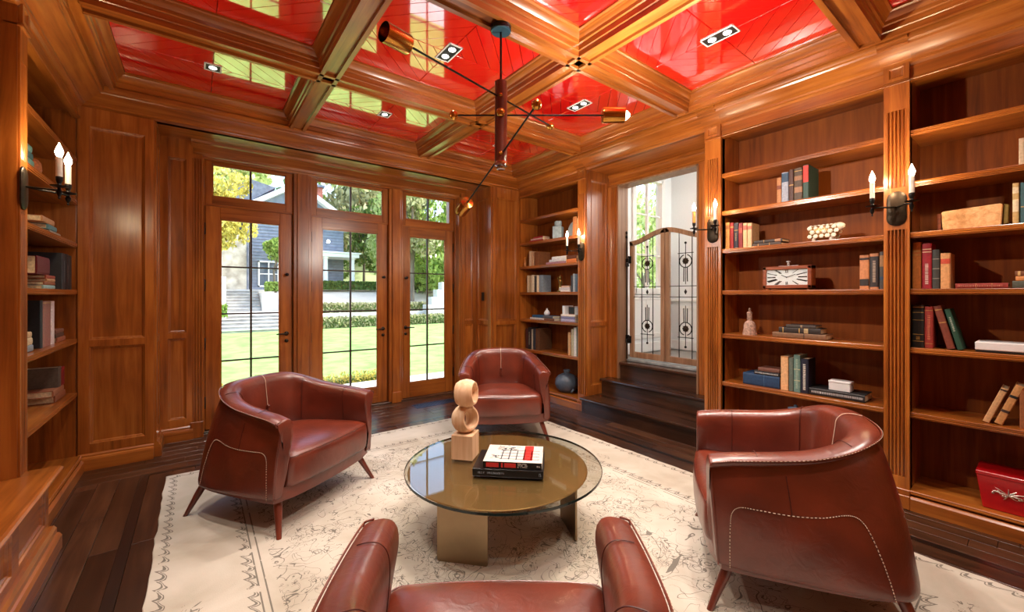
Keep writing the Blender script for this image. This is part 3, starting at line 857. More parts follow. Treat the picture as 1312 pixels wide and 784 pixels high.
MB().prism([(0, 0), (.07, 0), (.07, .07), (.06, .085), (.05, .09), (.05, .115), (.038, .13), (0, .13)], lambda a, b, s: (-0.665 + a, s, b), 0.37, 3.34).obj('plinth', 'wood_y', t)

# ---- sconces
def flame_bulb(mb, c):
    mb.lathe([(0.006, 0), (0.011, 0.006), (0.0165, 0.022), (0.0165, 0.032), (0.011, 0.05), (0.005, 0.066), (0.0015, 0.078)], c, 12)
def sconce(label, m, uc, zc, candle='candle', arm=0.15, sp=0.095):
    t = thing('wall_sconce', label, 'sconce', m(uc, -0.018, zc))
    base = Vector(m(uc, -0.018, zc))
    L = lambda u, d, z: tuple(Vector(m(uc + u, -0.018 + d, zc + z)) - base)
    poly = [(0.05 * math.cos(a), 0.065 + 0.05 * math.sin(a)) for a in [math.pi * k / 10 for k in range(11)]]
    poly += [(-x, -y) for x, y in poly]
    ins = [(x * .82, y * .9) for x, y in poly]
    MB().rings([[L(x, 0.0, y) for x, y in poly], [L(x, -0.006, y) for x, y in poly], [L(x, -0.012, y) for x, y in ins]]).obj('back_plate', 'bronze', t, smooth=35)
    for s in (-1, 1):
        pts = catmull([L(0, -0.01, 0.01), L(s * 0.02, -0.05, 0.005), L(s * 0.055, -arm + .02, 0.0), L(s * sp, -arm, 0.0)], 6)
        MB().tube(pts, 0.0055, 8).obj('arm', 'iron', t, smooth=50)
        b = L(s * sp, -arm, 0)
        MB().lathe([(0.001, -0.055), (0.006, -0.05), (0.003, -0.042), (0.009, -0.03), (0.013, -0.015), (0.007, -0.004), (0.007, 0.006), (0.034, 0.012), (0.036, 0.016), (0.012, 0.019), (0.008, 0.028), (0.014, 0.045), (0.015, 0.062), (0.012, 0.066)], b, 14).obj('drip_pan', 'iron', t, smooth=40)
        c = MB().lathe([(0.0125, 0.062), (0.0135, 0.07), (0.0130, 0.12), (0.0138, 0.165), (0.009, 0.170)], b, 12).obj('candle_sleeve', candle if s > 0 else 'candle', t, smooth=40)
        mb = MB(); flame_bulb(mb, (b[0], b[1], b[2] + 0.168)); mb.obj('bulb', 'bulb', c, smooth=60)
        p = add_light('sconce_light', 'POINT', (b[0], b[1], b[2] + 0.21), E_SCONCE, (1.0, 0.74, 0.44), shadow_soft_size=0.02); p.parent = t
    return t
sconce('twin-candle sconce on the pilaster between the tall right bookcases', mR, 0.624, 1.975)
sconce('twin-candle sconce with amber sleeve on the pilaster beside the gate', mR, 1.855, 1.985, candle='amber_sleeve')
sconce('twin-candle sconce on the slim pilaster of the corner bookcase', mR, 3.455, 1.93)
sconce('twin-candle sconce on the pilaster of the left bookcase', mL, 3.30, 1.965)

# ---- iron and wood gate
GX = 4.35
def gate_leaf(label, y_h, y_c, hinge_left):
    """y_h hinge edge, y_c meeting edge"""
    t = thing('gate_leaf', label, 'gate', (GX, y_h, 0.622))
    s = 1 if y_c > y_h else -1; W = abs(y_c - y_h) - 0.003
    Hh, Hc = 1.45, 1.565
    L = lambda u, z, d=0: (d, s * u, z)
    top = lambda u: Hh + (Hc - Hh) * (0.5 - 0.5 * math.cos(math.pi * min(1, max(0, u / W))))
    th = 0.02; sw = 0.052
    m = MB().prism([(0, 0), (sw, 0), (sw, top(sw) - 0.03), (0, top(0))], lambda u, z, d: L(u, z, d), -th, th)
    m.obj('stile', 'gatewood', t, bevel=.003)
    m = MB().prism([(W - sw, 0), (W, 0), (W, top(W)), (W - sw, top(W - sw) - 0.03)], lambda u, z, d: L(u, z, d), -th, th)
    m.obj('stile', 'gatewood', t, bevel=.003)
    MB().prism([(sw, 0), (W - sw, 0), (W - sw, 0.07), (sw, 0.07)], lambda u, z, d: L(u, z, d), -th, th).obj('bottom_rail', 'gatewood', t, bevel=.003)
    N = 12; us = [W * i / N for i in range(N + 1)]
    m = MB()
    m.rings([[L(u, top(u), -th), L(u, top(u), th), L(u, top(u) - 0.055, th), L(u, top(u) - 0.055, -th)] for u in us])
    m.obj('top_rail', 'gatewood', t, smooth=30)
    r = 0.0055
    a, b = W * 0.34, W * 0.66; mid = W * 0.5
    for u in (a, b):
        MB().tube([L(u, 0.05), L(u, top(u) - 0.04)], r, 6).obj('iron_bar', 'iron', t, smooth=40)
    for z in (0.755, 0.88):
        MB().tube([L(sw - .01, z), L(W - sw + .01, z)], 0.0045, 6).obj('iron_bar', 'iron', t, smooth=40)
    for z in (0.30, 1.25):
        MB().tube([L(a - .015, z), L(b + .015, z)], 0.0045, 6).obj('iron_bar', 'iron', t, smooth=40)
    for zc, sg in ((1.16, -1), (0.40, 1)):
        # ring with two tails, flower boss, spindle
        pts = []
        for k in range(25):
            an = -math.pi / 2 * sg * 1 + (0.28 + (2 * math.pi - 0.56) * k / 24)
            pts.append(L(mid + 0.072 * math.cos(an), zc + 0.072 * math.sin(an)))
        MB().tube(pts, 0.0055, 6).obj('iron_ring', 'iron', t, smooth=40)
        for e in (-1, 1):
            MB().tube([L(mid + e * 0.020, zc + sg * 0.069), L(mid + e * 0.021, zc + sg * 0.14), L(mid + e * 0.022, zc + sg * 0.23)], 0.006, 6).obj('iron_tail', 'iron', t, smooth=40)
        MB().tube([L(mid, zc - sg * 0.20), L(mid, zc + sg * 0.26)], 0.0045, 6).obj('iron_spindle', 'iron', t, smooth=40)
        MB().ball(L(mid, zc - sg * 0.205), 0.014, 8, 6).obj('iron_finial', 'iron', t, smooth=40)
        m = MB().ball(L(mid, zc), 0.024, 10, 6, (.6, 1, 1))
        for k in range(8):
            an = 2 * math.pi * k / 8
            m.ball(L(mid + 0.026 * math.cos(an), zc + 0.026 * math.sin(an)), 0.013, 8, 5, (.6, 1, 1))
        m.obj('rosette', 'bronze', t, smooth=40)
    MB().lathe([(.002, -.03), (.016, 0), (.002, .03)], L(mid, 0.815), 6).obj('iron_diamond', 'iron', t)
    # hinges
    for z in (0.22, 1.22):
        MB().box(L(-0.022, z - .045, -0.03), L(0.03, z + .045, -0.020)).lathe([(.009, -.05), (.009, .05)], L(-0.008, z, -0.025), 8).obj('hinge', 'black_metal', t, bevel=.002)
    return t
gate_leaf('arched iron and wood gate leaf hinged at the post with the long rod', 3.225, 2.735, True)
gate_leaf('arched iron and wood gate leaf hinged beside the fluted pilaster', 2.245, 2.733, False)
t = thing('gate_bolt_rod', 'tall dark iron rod with latches standing beside the gate', 'rod', (4.27, 3.222, 0.604))
MB().tube([(0, 0, 0), (0, 0, 1.52)], 0.0075, 8).obj('rod', 'iron', t, smooth=40)
MB().lathe([(.004, 1.50), (.016, 1.52), (.006, 1.55), (.014, 1.575), (.002, 1.60)], (0, 0, 0), 10).obj('finial', 'iron', t, smooth=40)
for z in (0.25, 1.20):
    MB().box((-.012, -.03, z - .05), (.012, .012, z + .05)).tube([(-.01, -.015, z), (-.05, -.03, z - .01), (-.055, -.05, z - .06)], .008, 8).obj('latch', 'iron', t, bevel=.003)

# ---- floor vent
t = thing('floor_vent', 'dark metal floor register before the right garden door', 'vent', (2.44, 4.84, 0.0))
m = MB(); LX, LY = 0.28, 0.09
m.box((-LX, -LY, 0), (LX, -LY + .014, .004)).box((-LX, LY - .014, 0), (LX, LY, .004)).box((-LX, -LY, 0), (-LX + .014, LY, .004)).box((LX - .014, -LY, 0), (LX, LY, .004))
m.obj('rim', 'vent_metal', t)
bx('well', (-LX + .014, -LY + .014, 0.0004), (LX - .014, LY - .014, 0.0012), 'ledger_black', t)
m = MB()
for k in range(-10, 11):
    for s in (-1, 1):
        x = k * 0.05
        m.prism([(-.004, .0012), (.004, .0012), (.004, .0036), (-.004, .0036)], lambda a, b, q, s=s, x=x: (max(-LX + .01, min(LX - .01, x + a + s * q)), q, b), -LY + .012, LY - .012)
tag(m.obj('lattice', 'vent_metal', t), kind='stuff')

# ================================================================== FURNITURE
# ---- rug
rr = random.Random(11)
RX, RY = 1.635, 2.09
def rug_outline(nx=40, ny=50):
    p = []
    for i in range(nx): p.append((-RX + 2 * RX * i / nx, -RY))
    for i in range(ny): p.append((RX, -RY + 2 * RY * i / ny))
    for i in range(nx): p.append((RX - 2 * RX * i / nx, RY))
    for i in range(ny): p.append((-RX, RY - 2 * RY * i / ny))
    return [(x + rr.uniform(-.006, .006), y + rr.uniform(-.006, .006)) for x, y in p]
ol = rug_outline()
m = MB().rings([[(x, y, 0) for x, y in ol], [(x, y, .006) for x, y in ol], [(x * .998, y * .998, .009) for x, y in ol]])
rug = m.obj('area_rug', 'rug', loc=(1.445, 2.03, 0.001))
tag(rug, 'large cream area rug with faded grey line-drawn floral pattern', 'rug')
RZ = 0.010

# ---- leather tub chair (front = -y)
def make_chair():
    t = thing('armchair', 'x', 'armchair', group='matching leather tub chairs around the coffee table')
    N = 30
    topk = [(-.405, -.375, .665), (-.40, -.30, .680), (-.392, -.16, .695), (-.375, 0.0, .715), (-.345, .13, .748), (-.285, .235, .788), (-.18, .295, .806), (0, .315, .810)]
    botk = [(-.425, -.345, .205), (-.43, -.28, .20), (-.435, -.12, .195), (-.433, .06, .19), (-.42, .22, .185), (-.375, .345, .18), (-.25, .415, .178), (0, .43, .178)]
    mir = lambda k: k + [(-x, y, z) for x, y, z in k[-2::-1]]
    T = catmull(mir(topk), 4); B = catmull(mir(botk), 4)
    n = len(T)
    def inward(i):
        d = T[min(i + 1, n - 1)] - T[max(i - 1, 0)]; d.z = 0; d.normalize()
        v = Vector((d.y, -d.x, 0))
        return v if v.dot(Vector((0, -0.02, 0)) - T[i]) > 0 or True else -v
    rings = []; info = []
    for i in range(n):
        s = i / (n - 1); a = abs(s - .5) * 2                # 0 back .. 1 front
        nv = inward(i)
        c = Vector((0, -.05, 0)) - Vector((T[i].x, T[i].y, 0))
        if nv.dot(c) < 0: nv = -nv
        t0, b0 = T[i], B[i]
        th = 0.105 - 0.020 * a
        fl = .004 + .010 * a
        def O(v, bulge=0.018, b0=b0, t0=t0, nv=nv, a=a):
            p = b0.lerp(t0 + nv * (.018 * a), v); return p - nv * (bulge * math.sin(math.pi * v))
        zt = t0.z
        prof = [b0 + nv * .05 + Vector((0, 0, .004)), b0 + nv * .012, O(0.03), O(.12), O(.3), O(.5), O(.68), O(.82), O(.90, .012)]
        prof += [Vector((t0.x, t0.y, zt - .036)) + nv * (.004 + .014 * a), Vector((t0.x, t0.y, zt - .029)) - nv * (.008 + fl), Vector((t0.x, t0.y, zt - .010)) - nv * (.010 + fl), Vector((t0.x, t0.y, zt)) + nv * .006,
                 Vector((t0.x, t0.y, zt + .006)) + nv * (th * .4), Vector((t0.x, t0.y, zt + .002)) + nv * (th * .75), Vector((t0.x, t0.y, zt - .022)) + nv * (th * .98), Vector((t0.x, t0.y, zt - .075)) + nv * (th * 1.06)]
        lean = 0.030 * (1 - a)
        for k, f in ((.35, .5), (.7, .8), (1.0, 1.0)):
            z = (zt - .075) * (1 - k) + .36 * k
            prof.append(Vector((t0.x, t0.y, z)) + nv * (th * (1.06 - .55 * max(0, a - .35) / .65 * k) + lean * k * 0.6 + .012 * math.sin(math.pi * k) * (1 - a)))
        rings.append([tuple(p) for p in prof]); info.append((O, nv, t0, b0, a, th))
    k = len(rings[0])
    ends = []
    for e in (0, n - 1):                                   # rounded front faces of the arms
        cx_ = sum((Vector(p) for p in rings[e]), Vector()) / k
        ends.append([[tuple(Vector((cx_.x, p[1], cx_.z)).lerp(Vector(p), sc_) + Vector((0, dy_, 0))) for p in rings[e]] for sc_, dy_ in ((.985, -.010), (.90, -.017))])
    core = rings
    rings = ends[0][::-1] + core + ends[1]
    n0 = n; n = len(rings)
    mb = MB(); vs = [p for r in rings for p in r]; fs = []
    for i in range(n - 1):
        for j in range(k - 1):
            fs.append((i * k + j, i * k + j + 1, (i + 1) * k + j + 1, (i + 1) * k + j))
    fs.append(tuple(range(k))); fs.append(tuple((n - 1) * k + j for j in range(k))[::-1])
    mb.add(vs, fs)
    rings = core; n = n0
    shell = mb.obj('shell', 'leather', t, smooth=50, subsurf=1)
    shell.data.materials.append(MATS['leather'])
    # piping along the top lip and down the front edges of the arms
    pip = [Vector(rings[i][11]) - info[i][1] * .001 for i in range(n)]
    MB().tube(pip, .0035, 6).obj('piping', 'leather', t, smooth=60)
    st = MB()
    fine = catmull([p - info[i][1] * .003 + Vector((0, 0, .001)) for i, p in enumerate(pip)], 5)
    for q in range(0, len(fine) - 2, 2):
        st.tube([fine[q], fine[q + 1]], .0012, 5)
    tag(st.obj('top_stitching', 'stitch', t), kind='stuff')
    for e in (0, n - 1):
        pts = [Vector(rings[e][j]) + Vector((0, -.008, 0)) for j in range(1, 13)]
        MB().tube(catmull(pts, 3), .0038, 6).obj('front_welt', 'leather', t, smooth=60)
    # white stitched arch on each outer side
    def outer(a, v, side, off=.002):
        s = .5 + side * a / 2; x = s * (n - 1); i = min(n - 2, int(x)); f = x - i
        p0 = info[i][0](v) - info[i][1] * off; p1 = info[i + 1][0](v) - info[i + 1][1] * off
        return p0.lerp(p1, f)
    for side in (-1, 1):
        path = [(.90, .02), (.895, .2), (.885, .42), (.87, .52), (.83, .57), (.76, .565), (.66, .55), (.57, .555), (.50, .575), (.455, .56), (.425, .48), (.40, .3), (.385, .15), (.375, .02)]
        c = catmull([(a, v, 0) for a, v in path], 14)
        pts = [outer(p.x, p.y, side) for p in c]
        m = MB()
        for q in range(0, len(pts) - 1, 2):
            m.tube([pts[q], pts[q + 1]], .0019, 5)
        tag(m.obj('side_stitching', 'stitch', t), kind='stuff')
        MB().tube([outer(.66, v / 20, side, .0006) for v in range(11, 18)], .0016, 5).obj('side_seam', 'seam', t)
        MB().tube([outer(p.x, p.y, side, .0004) for p in c[::2]], .0012, 5).obj('panel_seam', 'seam', t)
        # seams on the inner arm
        for a in (.40, .74):
            s = .5 + side * a / 2; i = int(round(s * (n - 1)))
            pts = [Vector(rings[i][j]) + (info[i][1] * .002 if j > 14 else Vector((0, 0, .002))) for j in range(12, k - 1)]
            MB().tube(catmull(pts, 4), .0016, 5).obj('inner_seam', 'seam', t)
    # back seam with tassel
    ic = (n - 1) // 2
    pts = [Vector(rings[ic][j]) + (Vector((0, -.003, 0)) if j > 14 else Vector((0, 0, .003))) for j in range(12, k - 2)]
    cs = catmull(pts, 4)
    MB().tube(cs, .0019, 5).obj('back_stitching', 'stitch', t)
    tp = Vector(rings[ic][17]) + Vector((0, -.010, 0))
    ts = MB().ball(tuple(tp), .011, 10, 6).lathe([(.004, 0), (.007, -.02), (.009, -.035), (.013, -.075), (.010, -.078)], tuple(tp), 10).obj('tassel', 'legwood', t, smooth=40)
    # seat cushion: U-shaped plan, bowed front
    plan = [(0, -.425), (.15, -.42), (.275, -.408), (.338, -.392), (.358, -.33), (.348, -.2), (.315, -.05), (.275, .07), (.22, .15), (.12, .185)]
    pl = plan + [(0, .195)] + [(-x, y) for x, y in plan[:0:-1]]
    loop = [Vector((p.x, p.y, 0)) for p in catmull([(x, y, 0) for x, y in pl], 3, True)]
    cen = Vector((0, -.11, 0))
    def lv(ins, z, crown=0.0):
        o = []
        for p in loop:
            d = p - cen; L = d.length; q = cen + d * ((L - ins) / L); o.append((q.x, q.y, z))
        return o
    rg = [lv(.03, .255), lv(.006, .262), lv(0, .285), lv(-.004, .35), lv(-.002, .405), lv(.004, .428), lv(.018, .445), lv(.05, .458), lv(.12, .468), lv(.20, .474)]
    rg.append([tuple(cen + (Vector(p) - cen) * .25 + Vector((0, 0, 0))) for p in rg[-1]])
    rg[-1] = [(x, y, .477) for x, y, z in rg[-1]]
    MB().rings(rg).obj('seat_cushion', 'leather', t, smooth=60, subsurf=1)
    MB().tube([Vector(p) + Vector((0, 0, 0)) for p in lv(.008, .437)], .003, 5, True).obj('cushion_piping', 'leather', t, smooth=60)
    # base with a bowed front rail
    pb = [(p.x * .972, p.y * .972 - .004) for p in B]
    pb += [(.30, -.378), (.15, -.392), (0, -.396), (-.15, -.392), (-.30, -.378)]
    m = MB().rings([[(x * .975, y * .975, .180) for x, y in pb], [(x, y, .187) for x, y in pb], [(x, y, .264) for x, y in pb]])
    m.obj('seat_base', 'leather', t, smooth=40)
    for sx in (-1, 1):
        for sy in (-1, 1):
            a = Vector((sx * .345, sy * .295 - (.0 if sy < 0 else -.01), .20)); b = Vector((sx * .415, sy * .385, 0))
            m = MB()
            m.rings([[tuple(a.lerp(b, f) + Vector((r * math.cos(x), r * math.sin(x), 0))) for x in [math.pi / 4 + math.pi / 6 * q for q in range(12)]] for f, r in ((-.1, .027), (.3, .024), (.7, .018), (1, .014))])
            m.obj('leg', 'legwood', t, smooth=40)
    return t
chair = make_chair()
CH = [((0.502, 3.225), (0.557, -0.831), 'brown leather tub chair standing before the left garden door'),
      ((2.495, 3.43), (-0.53, -0.85), 'brown leather tub chair in front of the corner bookcase'),
      ((2.360, 0.81), (-0.53, 0.848), 'brown leather tub chair in front of the tall right bookcases'),
      ((0.548, 0.785), (0.595, 0.804), 'brown leather tub chair on the rug near end, between bench and table')]
for i, ((x, y), (fx, fy), lab) in enumerate(CH):
    c = chair if i == 0 else copy_tree(chair)
    c.location = (x, y, RZ)
    c.rotation_euler = (0, 0, math.atan2(fx, -fy))        # local -y onto (fx,fy)
    c['label'] = lab

# ---- round glass coffee table
TX, TY = 1.455, 1.985
tb = thing('coffee_table', 'round smoked glass coffee table on three bronze plate legs', 'coffee table', (TX, TY, RZ))
zt = 0.400 - RZ
plain('glass_edge', rgb(22, 34, 32), .08, var=.05)
def disc(r, z0, z1, n=72, e=.003):
    return MB().lathe([(r - e, z0), (r, z0 + e), (r, z1 - e), (r - e, z1)], (0, 0, 0), n)
disc(0.575, zt - .012, zt).obj('glass_top', 'table_glass', tb, smooth=30)
MB().lathe([(.5752, zt - .0125), (.5762, zt - .011), (.5762, zt - .001), (.5752, zt + .0003), (.5735, zt + .0003), (.5735, zt - .0125), (.5752, zt - .0125)], (0, 0, 0), 72, cap=False).obj('glass_edge', 'glass_edge', tb, smooth=30)
disc(0.525, zt - .020, zt - .0125).obj('bronze_disc', 'bronze_disc_mat' if 'bronze_disc_mat' in MATS else 'bronze_sheet', tb, smooth=30, loc=(-.026, .02, 0))
for an, dirn in ((200, -48), (322, 64), (80, 190)):
    a = R(an); d = R(dirn); c = Vector((.385 * math.cos(a), .385 * math.sin(a), 0)); u = Vector((math.cos(d), math.sin(d), 0)); nn = Vector((-u.y, u.x, 0))
    m = MB()
    rg = []
    w = .136
    poly = [(-w, .008), (-w + .008, 0), (w - .008, 0), (w, .008), (w, zt - .021), (-w, zt - .021)]
    m.prism(poly, lambda p, q, s: tuple(c + u * p + nn * s + Vector((0, 0, q))), -.006, .006)
    m.obj('plate_leg', 'bronze_sheet', tb, bevel=.001)
    MB().lathe([(.022, zt - .035), (.022, zt - .021)], tuple(c + u * .05), 14).obj('fixing_pad', 'chrome', tb, smooth=40)
TZ = 0.4005

# ---- sculpture on the table
sc = thing('ring_sculpture', 'pale wood sculpture of two stacked hollow rings on a cube', 'sculpture', (1.322, 2.205, TZ), R(40))
bx('cube_base', (-.067, -.067, 0), (.067, .067, .15), 'sculptwood', sc, bevel=.003)
def barrel(c, axis, R0, hole, half):
    prof = [(hole * .82, -half * .3), (hole, -half), (R0 * .78, -half), (R0 * .93, -half * .6), (R0, 0), (R0 * .93, half * .6), (R0 * .78, half), (hole, half), (hole * .82, half * .3)]
    q = Vector((0, 0, 1)).rotation_difference(Vector(axis).normalized()); n = 28
    rr_ = [[tuple(q @ Vector((r * math.cos(2 * math.pi * k / n), r * math.sin(2 * math.pi * k / n), z)) + Vector(c)) for k in range(n)] for r, z in prof]
    return MB().rings(rr_ + [rr_[0]], cap=False)
iv = Matrix.Rotation(-R(40), 3, 'Z')
barrel((.012, .005, .15 + .082), iv @ Vector((.25, -.92, .18)), .088, .058, .052).obj('lower_ring', 'sculptwood', sc, smooth=45)
barrel((-.010, -.010, .15 + .245), iv @ Vector((.62, -.74, .08)), .086, .058, .056).obj('upper_ring', 'sculptwood', sc, smooth=45)

# ---- books
BK = {}
def bookmat(c, rough=0.55):
    k = 'cover_%d_%d_%d' % c
    return plain(k, rgb(*c), rough, var=0.12, scale=60, bump=0.1)
def book(name, label, w, h, d, c, loc, rz, flat=False, lean=0.0, bands=(), group=None, letter=None, page='pages', rounded=True):
    """standing: thickness w on x, spine towards -y, depth d; flat: height h on x, thickness w on z. loc = bottom centre of the spine face"""
    t = thing(name, label, 'book', loc, rz, group, ry=lean)
    mp = (lambda x, y, z: (x, y, z)) if not flat else (lambda x, y, z: (z - h / 2, y, x + w / 2))
    cv = min(.004, w * .14); sp = min(.006, w * .25)
    m = MB()
    sec = [(-w / 2, d), (-w / 2, sp * .8), (-w * .38, sp * .2), (0, 0 if rounded else sp * .2), (w * .38, sp * .2), (w / 2, sp * .8), (w / 2, d), (w / 2 - cv, d), (w / 2 - cv, sp + cv), (-w / 2 + cv, sp + cv), (-w / 2 + cv, d)]
    m.prism(sec, lambda x, y, z: mp(x, y, z), 0, h)
    m.obj('cover', bookmat(c), t)
    pm = MB().box(mp(-w / 2 + cv + .0003, sp + cv + .0005, .003), mp(w / 2 - cv - .0003, d - .004, h - .003))
    pm.obj('page_block', page, t)
    for (f0, f1, bc) in bands:
        s2 = [(-w / 2 * .985, sp * .8 - .0008), (-w * .38, sp * .2 - .0012), (0, (0 if rounded else sp * .2) - .0012), (w * .38, sp * .2 - .0012), (w / 2 * .985, sp * .8 - .0008), (w * .3, sp * .6), (-w * .3, sp * .6)]
        MB().prism(s2, lambda x, y, z: mp(x, y, z), h * f0, h * f1).obj('spine_band', bookmat(bc), t)
    if letter:
        f0, f1, lc = letter
        rl = random.Random(int(h * 1e4) + int(w * 1e5)); m = MB(); z = h * f0
        while z < h * f1:
            L = rl.uniform(.004, .011)
            m.box(mp(-w * .16, -.0022, z), mp(w * .16, -.001, min(z + L * .5, h * f1))); z += L
        m.obj('lettering', bookmat(lc), t)
    return t
tb_r = math.atan2(1.67 - 1.942, 1.493 - 1.206)          # spine direction on the table
black = thing('book', 'large black book lying under the white cover book on the glass table', 'book', (1.350, 1.806, TZ), tb_r, 'books on the coffee table')
W_, D_ = .39, .275
def flatbook(t, w, d, th, cov, pg='pages'):
    MB().box((-w / 2, 0, 0), (w / 2, d, .003)).box((-w / 2, 0, th - .003), (w / 2, d, th)).box((-w / 2, 0, .003), (w / 2, .004, th - .003)).obj('cover', cov, t, bevel=.0006)
    bx('page_block', (-w / 2 + .004, .0042, .0031), (w / 2 - .004, d - .005, th - .0031), pg, t)
plain('black_cover', rgb(16, 16, 18), .3); plain('white_cover', rgb(204, 198, 188), .35, var=.03); plain('print_red', rgb(200, 40, 36), .4); plain('print_ink', rgb(40, 48, 70), .4); plain('print_grey', rgb(150, 160, 170), .4); plain('print_white', rgb(220, 218, 210), .5)
flatbook(black, W_, D_, .044, 'black_cover')
def text(body, size, loc, rot, mat, parent, name='lettering', align='LEFT', ext=.0003, sx=1.0):
    cu = bpy.data.curves.new(name, 'FONT'); cu.body = body; cu.size = size; cu.extrude = ext; cu.align_x = align; cu.align_y = 'CENTER'
    tmp = bpy.data.objects.new(name + '_tmp', cu); col.objects.link(tmp)
    dg = bpy.context.evaluated_depsgraph_get()
    me = bpy.data.meshes.new_from_object(tmp.evaluated_get(dg))
    bpy.data.objects.remove(tmp); bpy.data.curves.remove(cu)
    me.materials.clear(); me.materials.append(MATS[mat])
    o = bpy.data.objects.new(name, me); col.objects.link(o); o.parent = parent; o.location = loc; o.rotation_euler = rot; o.scale = (sx, 1, 1)
    return o
def scribble(parent, x0, x1, y, z, hgt, mat, seed, up='z'):
    """a line of small unreadable print as raised marks on a vertical spine"""
    rs = random.Random(seed); m = MB(); x = x0
    while x < x1:
        w = rs.uniform(.003, .007)
        if rs.random() < .82:
            m.box((x, y - .0006, z), (x + w * .35, y, z + hgt)); m.box((x, y - .0006, z + hgt * rs.choice((0, .4, .8))), (x + w * .8, y, z + hgt * rs.choice((.18, .55, 1))))
        x += w * 1.25
    m.obj('lettering', mat, parent)
scribble(black, -.165, -.02, 0, .017, .011, 'print_grey', 4)
scribble(black, .172, .182, 0, .012, .018, 'print_grey', 5)
wbk = thing('book', 'white cover art book with red and dark window drawing, on the black book', 'book', (1.375, 1.797, TZ + .0445), tb_r, 'books on the coffee table')
W2_, D2_ = .325, .25
flatbook(wbk, W2_, D2_, .038, 'white_cover')
bx('spine_band', (-W2_ / 2, -.0006, .001), (W2_ / 2, .0, .037), 'black_cover', wbk)
for x0, x1 in ((-.145, -.075), (-.062, -.052), (-.044, .02)):
    bx('spine_print', (x0, -.0012, .007), (x1, -.0006, .031), 'print_red', wbk)
for k in range(3): scribble(wbk, .03, .085, -.0006, .008 + k * .009, .006, 'print_white', 20 + k)
scribble(wbk, .135, .152, -.0006, .014, .008, 'print_white', 30)
zc = .0382
bx('cover_print', (.055, .03, .038), (.108, D2_ - .004, zc), 'print_red', wbk)
m = MB()
for k in range(5): m.box((-.07 + k * .042, .035, .038), (-.064 + k * .042, .17 + (k % 2) * .03, zc))
for k in range(4): m.box((-.08, .04 + k * .042, .038), (.145, .046 + k * .042, zc))
m.obj('cover_print', 'print_ink', wbk)
m = MB()
rs = random.Random(8)
for k in range(40):
    x, y = rs.gauss(-.06, .03), rs.gauss(.19, .022); m.box((x, y, .038), (x + rs.uniform(.006, .03), y + rs.uniform(.003, .009), zc))
for k in range(12):
    x, y = rs.gauss(-.11, .012), rs.gauss(.07, .012); m.box((x, y, .038), (x + rs.uniform(.006, .02), y + rs.uniform(.003, .009), zc))
m.obj('cover_print', 'print_ink', wbk)
m = MB()
for k in range(20):
    x, y = rs.uniform(.112, .15), rs.uniform(.03, .24); m.box((x, y, .038), (x + rs.uniform(.004, .012), y + rs.uniform(.002, .006), zc))
m.obj('cover_print', 'print_grey', wbk)

# ---- chandelier
ch = thing('chandelier', 'brown leather-wrapped column chandelier with black rod arms and brass shades', 'chandelier', (1.478, 2.045, 3.04))
MB().lathe([(0.063, 0.0), (0.063, -0.024)], (0, 0, 0), 28).obj('canopy_rim', 'black_metal', ch, smooth=30)
MB().lathe([(0.060, -0.024), (0.060, -0.030), (0.055, -0.033)], (0, 0, 0), 28).obj('canopy', 'blue_canopy', ch, smooth=30)
MB().tube([(0, 0, -.03), (0, 0, -.35)], .007, 10).obj('stem', 'black_metal', ch, smooth=40)
MB().lathe([(.034, -.335), (.038, -.338), (.038, -.835), (.034, -.838)], (0, 0, 0), 24).obj('column', 'leather', ch, smooth=40)
bx('column_seam', (-.0388, -.003, -.83), (-.0375, .003, -.34), 'seam', ch)
MB().lathe([(.038, -.826), (.040, -.83), (.040, -.852), (.026, -.856), (.026, -.872), (.018, -.876)], (0, 0, 0), 24).obj('end_cap', 'chrome', ch, smooth=40)
fw = Vector((math.sin(R(37.4)), math.cos(R(37.4)), 0)); rt = Vector((math.cos(R(37.4)), -math.sin(R(37.4)), 0))
def arm(d3, z, len_shade, len_ball, lit):
    d = (rt * d3[0] + fw * d3[1] + Vector((0, 0, d3[2]))).normalized(); o = Vector((0, 0, z - 3.04))
    a = MB().tube([o - d * len_ball, o + d * len_shade], .0055, 8).obj('arm', 'black_metal', ch, smooth=40)
    MB().ball(tuple(o - d * (len_ball + .02)), .028, 14, 10).obj('ball_end', 'brass', ch, smooth=60)
    side = d.cross(Vector((0, 0, 1))).normalized()
    MB().ball(tuple(o - fw * .040), .028 if z == 2.50 else .012, 12, 8).obj('pivot_knob', 'brass', ch, smooth=60)
    s = o + d * len_shade
    prof = [(.010, -.012), (.045, -.004), (.0465, 0), (.0465, .130), (.0450, .130), (.0445, .004), (.010, .001)]
    MB().lathe(prof, tuple(s), 28, tuple(d), cap=False).obj('shade', 'brass', ch, smooth=40)
    e_ = -.015 if lit else -.075
    MB().lathe([(.012, .002), (.012, .06 + e_ * .6), (.018, .075 + e_), (.030, .105 + e_), (.033, .135 + e_), (.026, .16 + e_), (.010, .176 + e_), (.001, .179 + e_)], tuple(s), 16, tuple(d)).obj('lamp_bulb', 'bulb' if lit else 'brass', ch, smooth=60)
    if lit or z < 2.4:  # the lower shade is unlit but carries an added fill light
        p = add_light('bulb_or_fill_light', 'POINT', tuple(s + d * .20), E_CHAND if lit else 12.0, WARM, shadow_soft_size=.03); p.parent = ch
arm((-.526, -.643, 0), 2.607, .69, .52, False)
arm((1, 0, 0), 2.50, .625, .27, True)
arm((-.299, .56, -.211), 2.257, .58, .42, False)

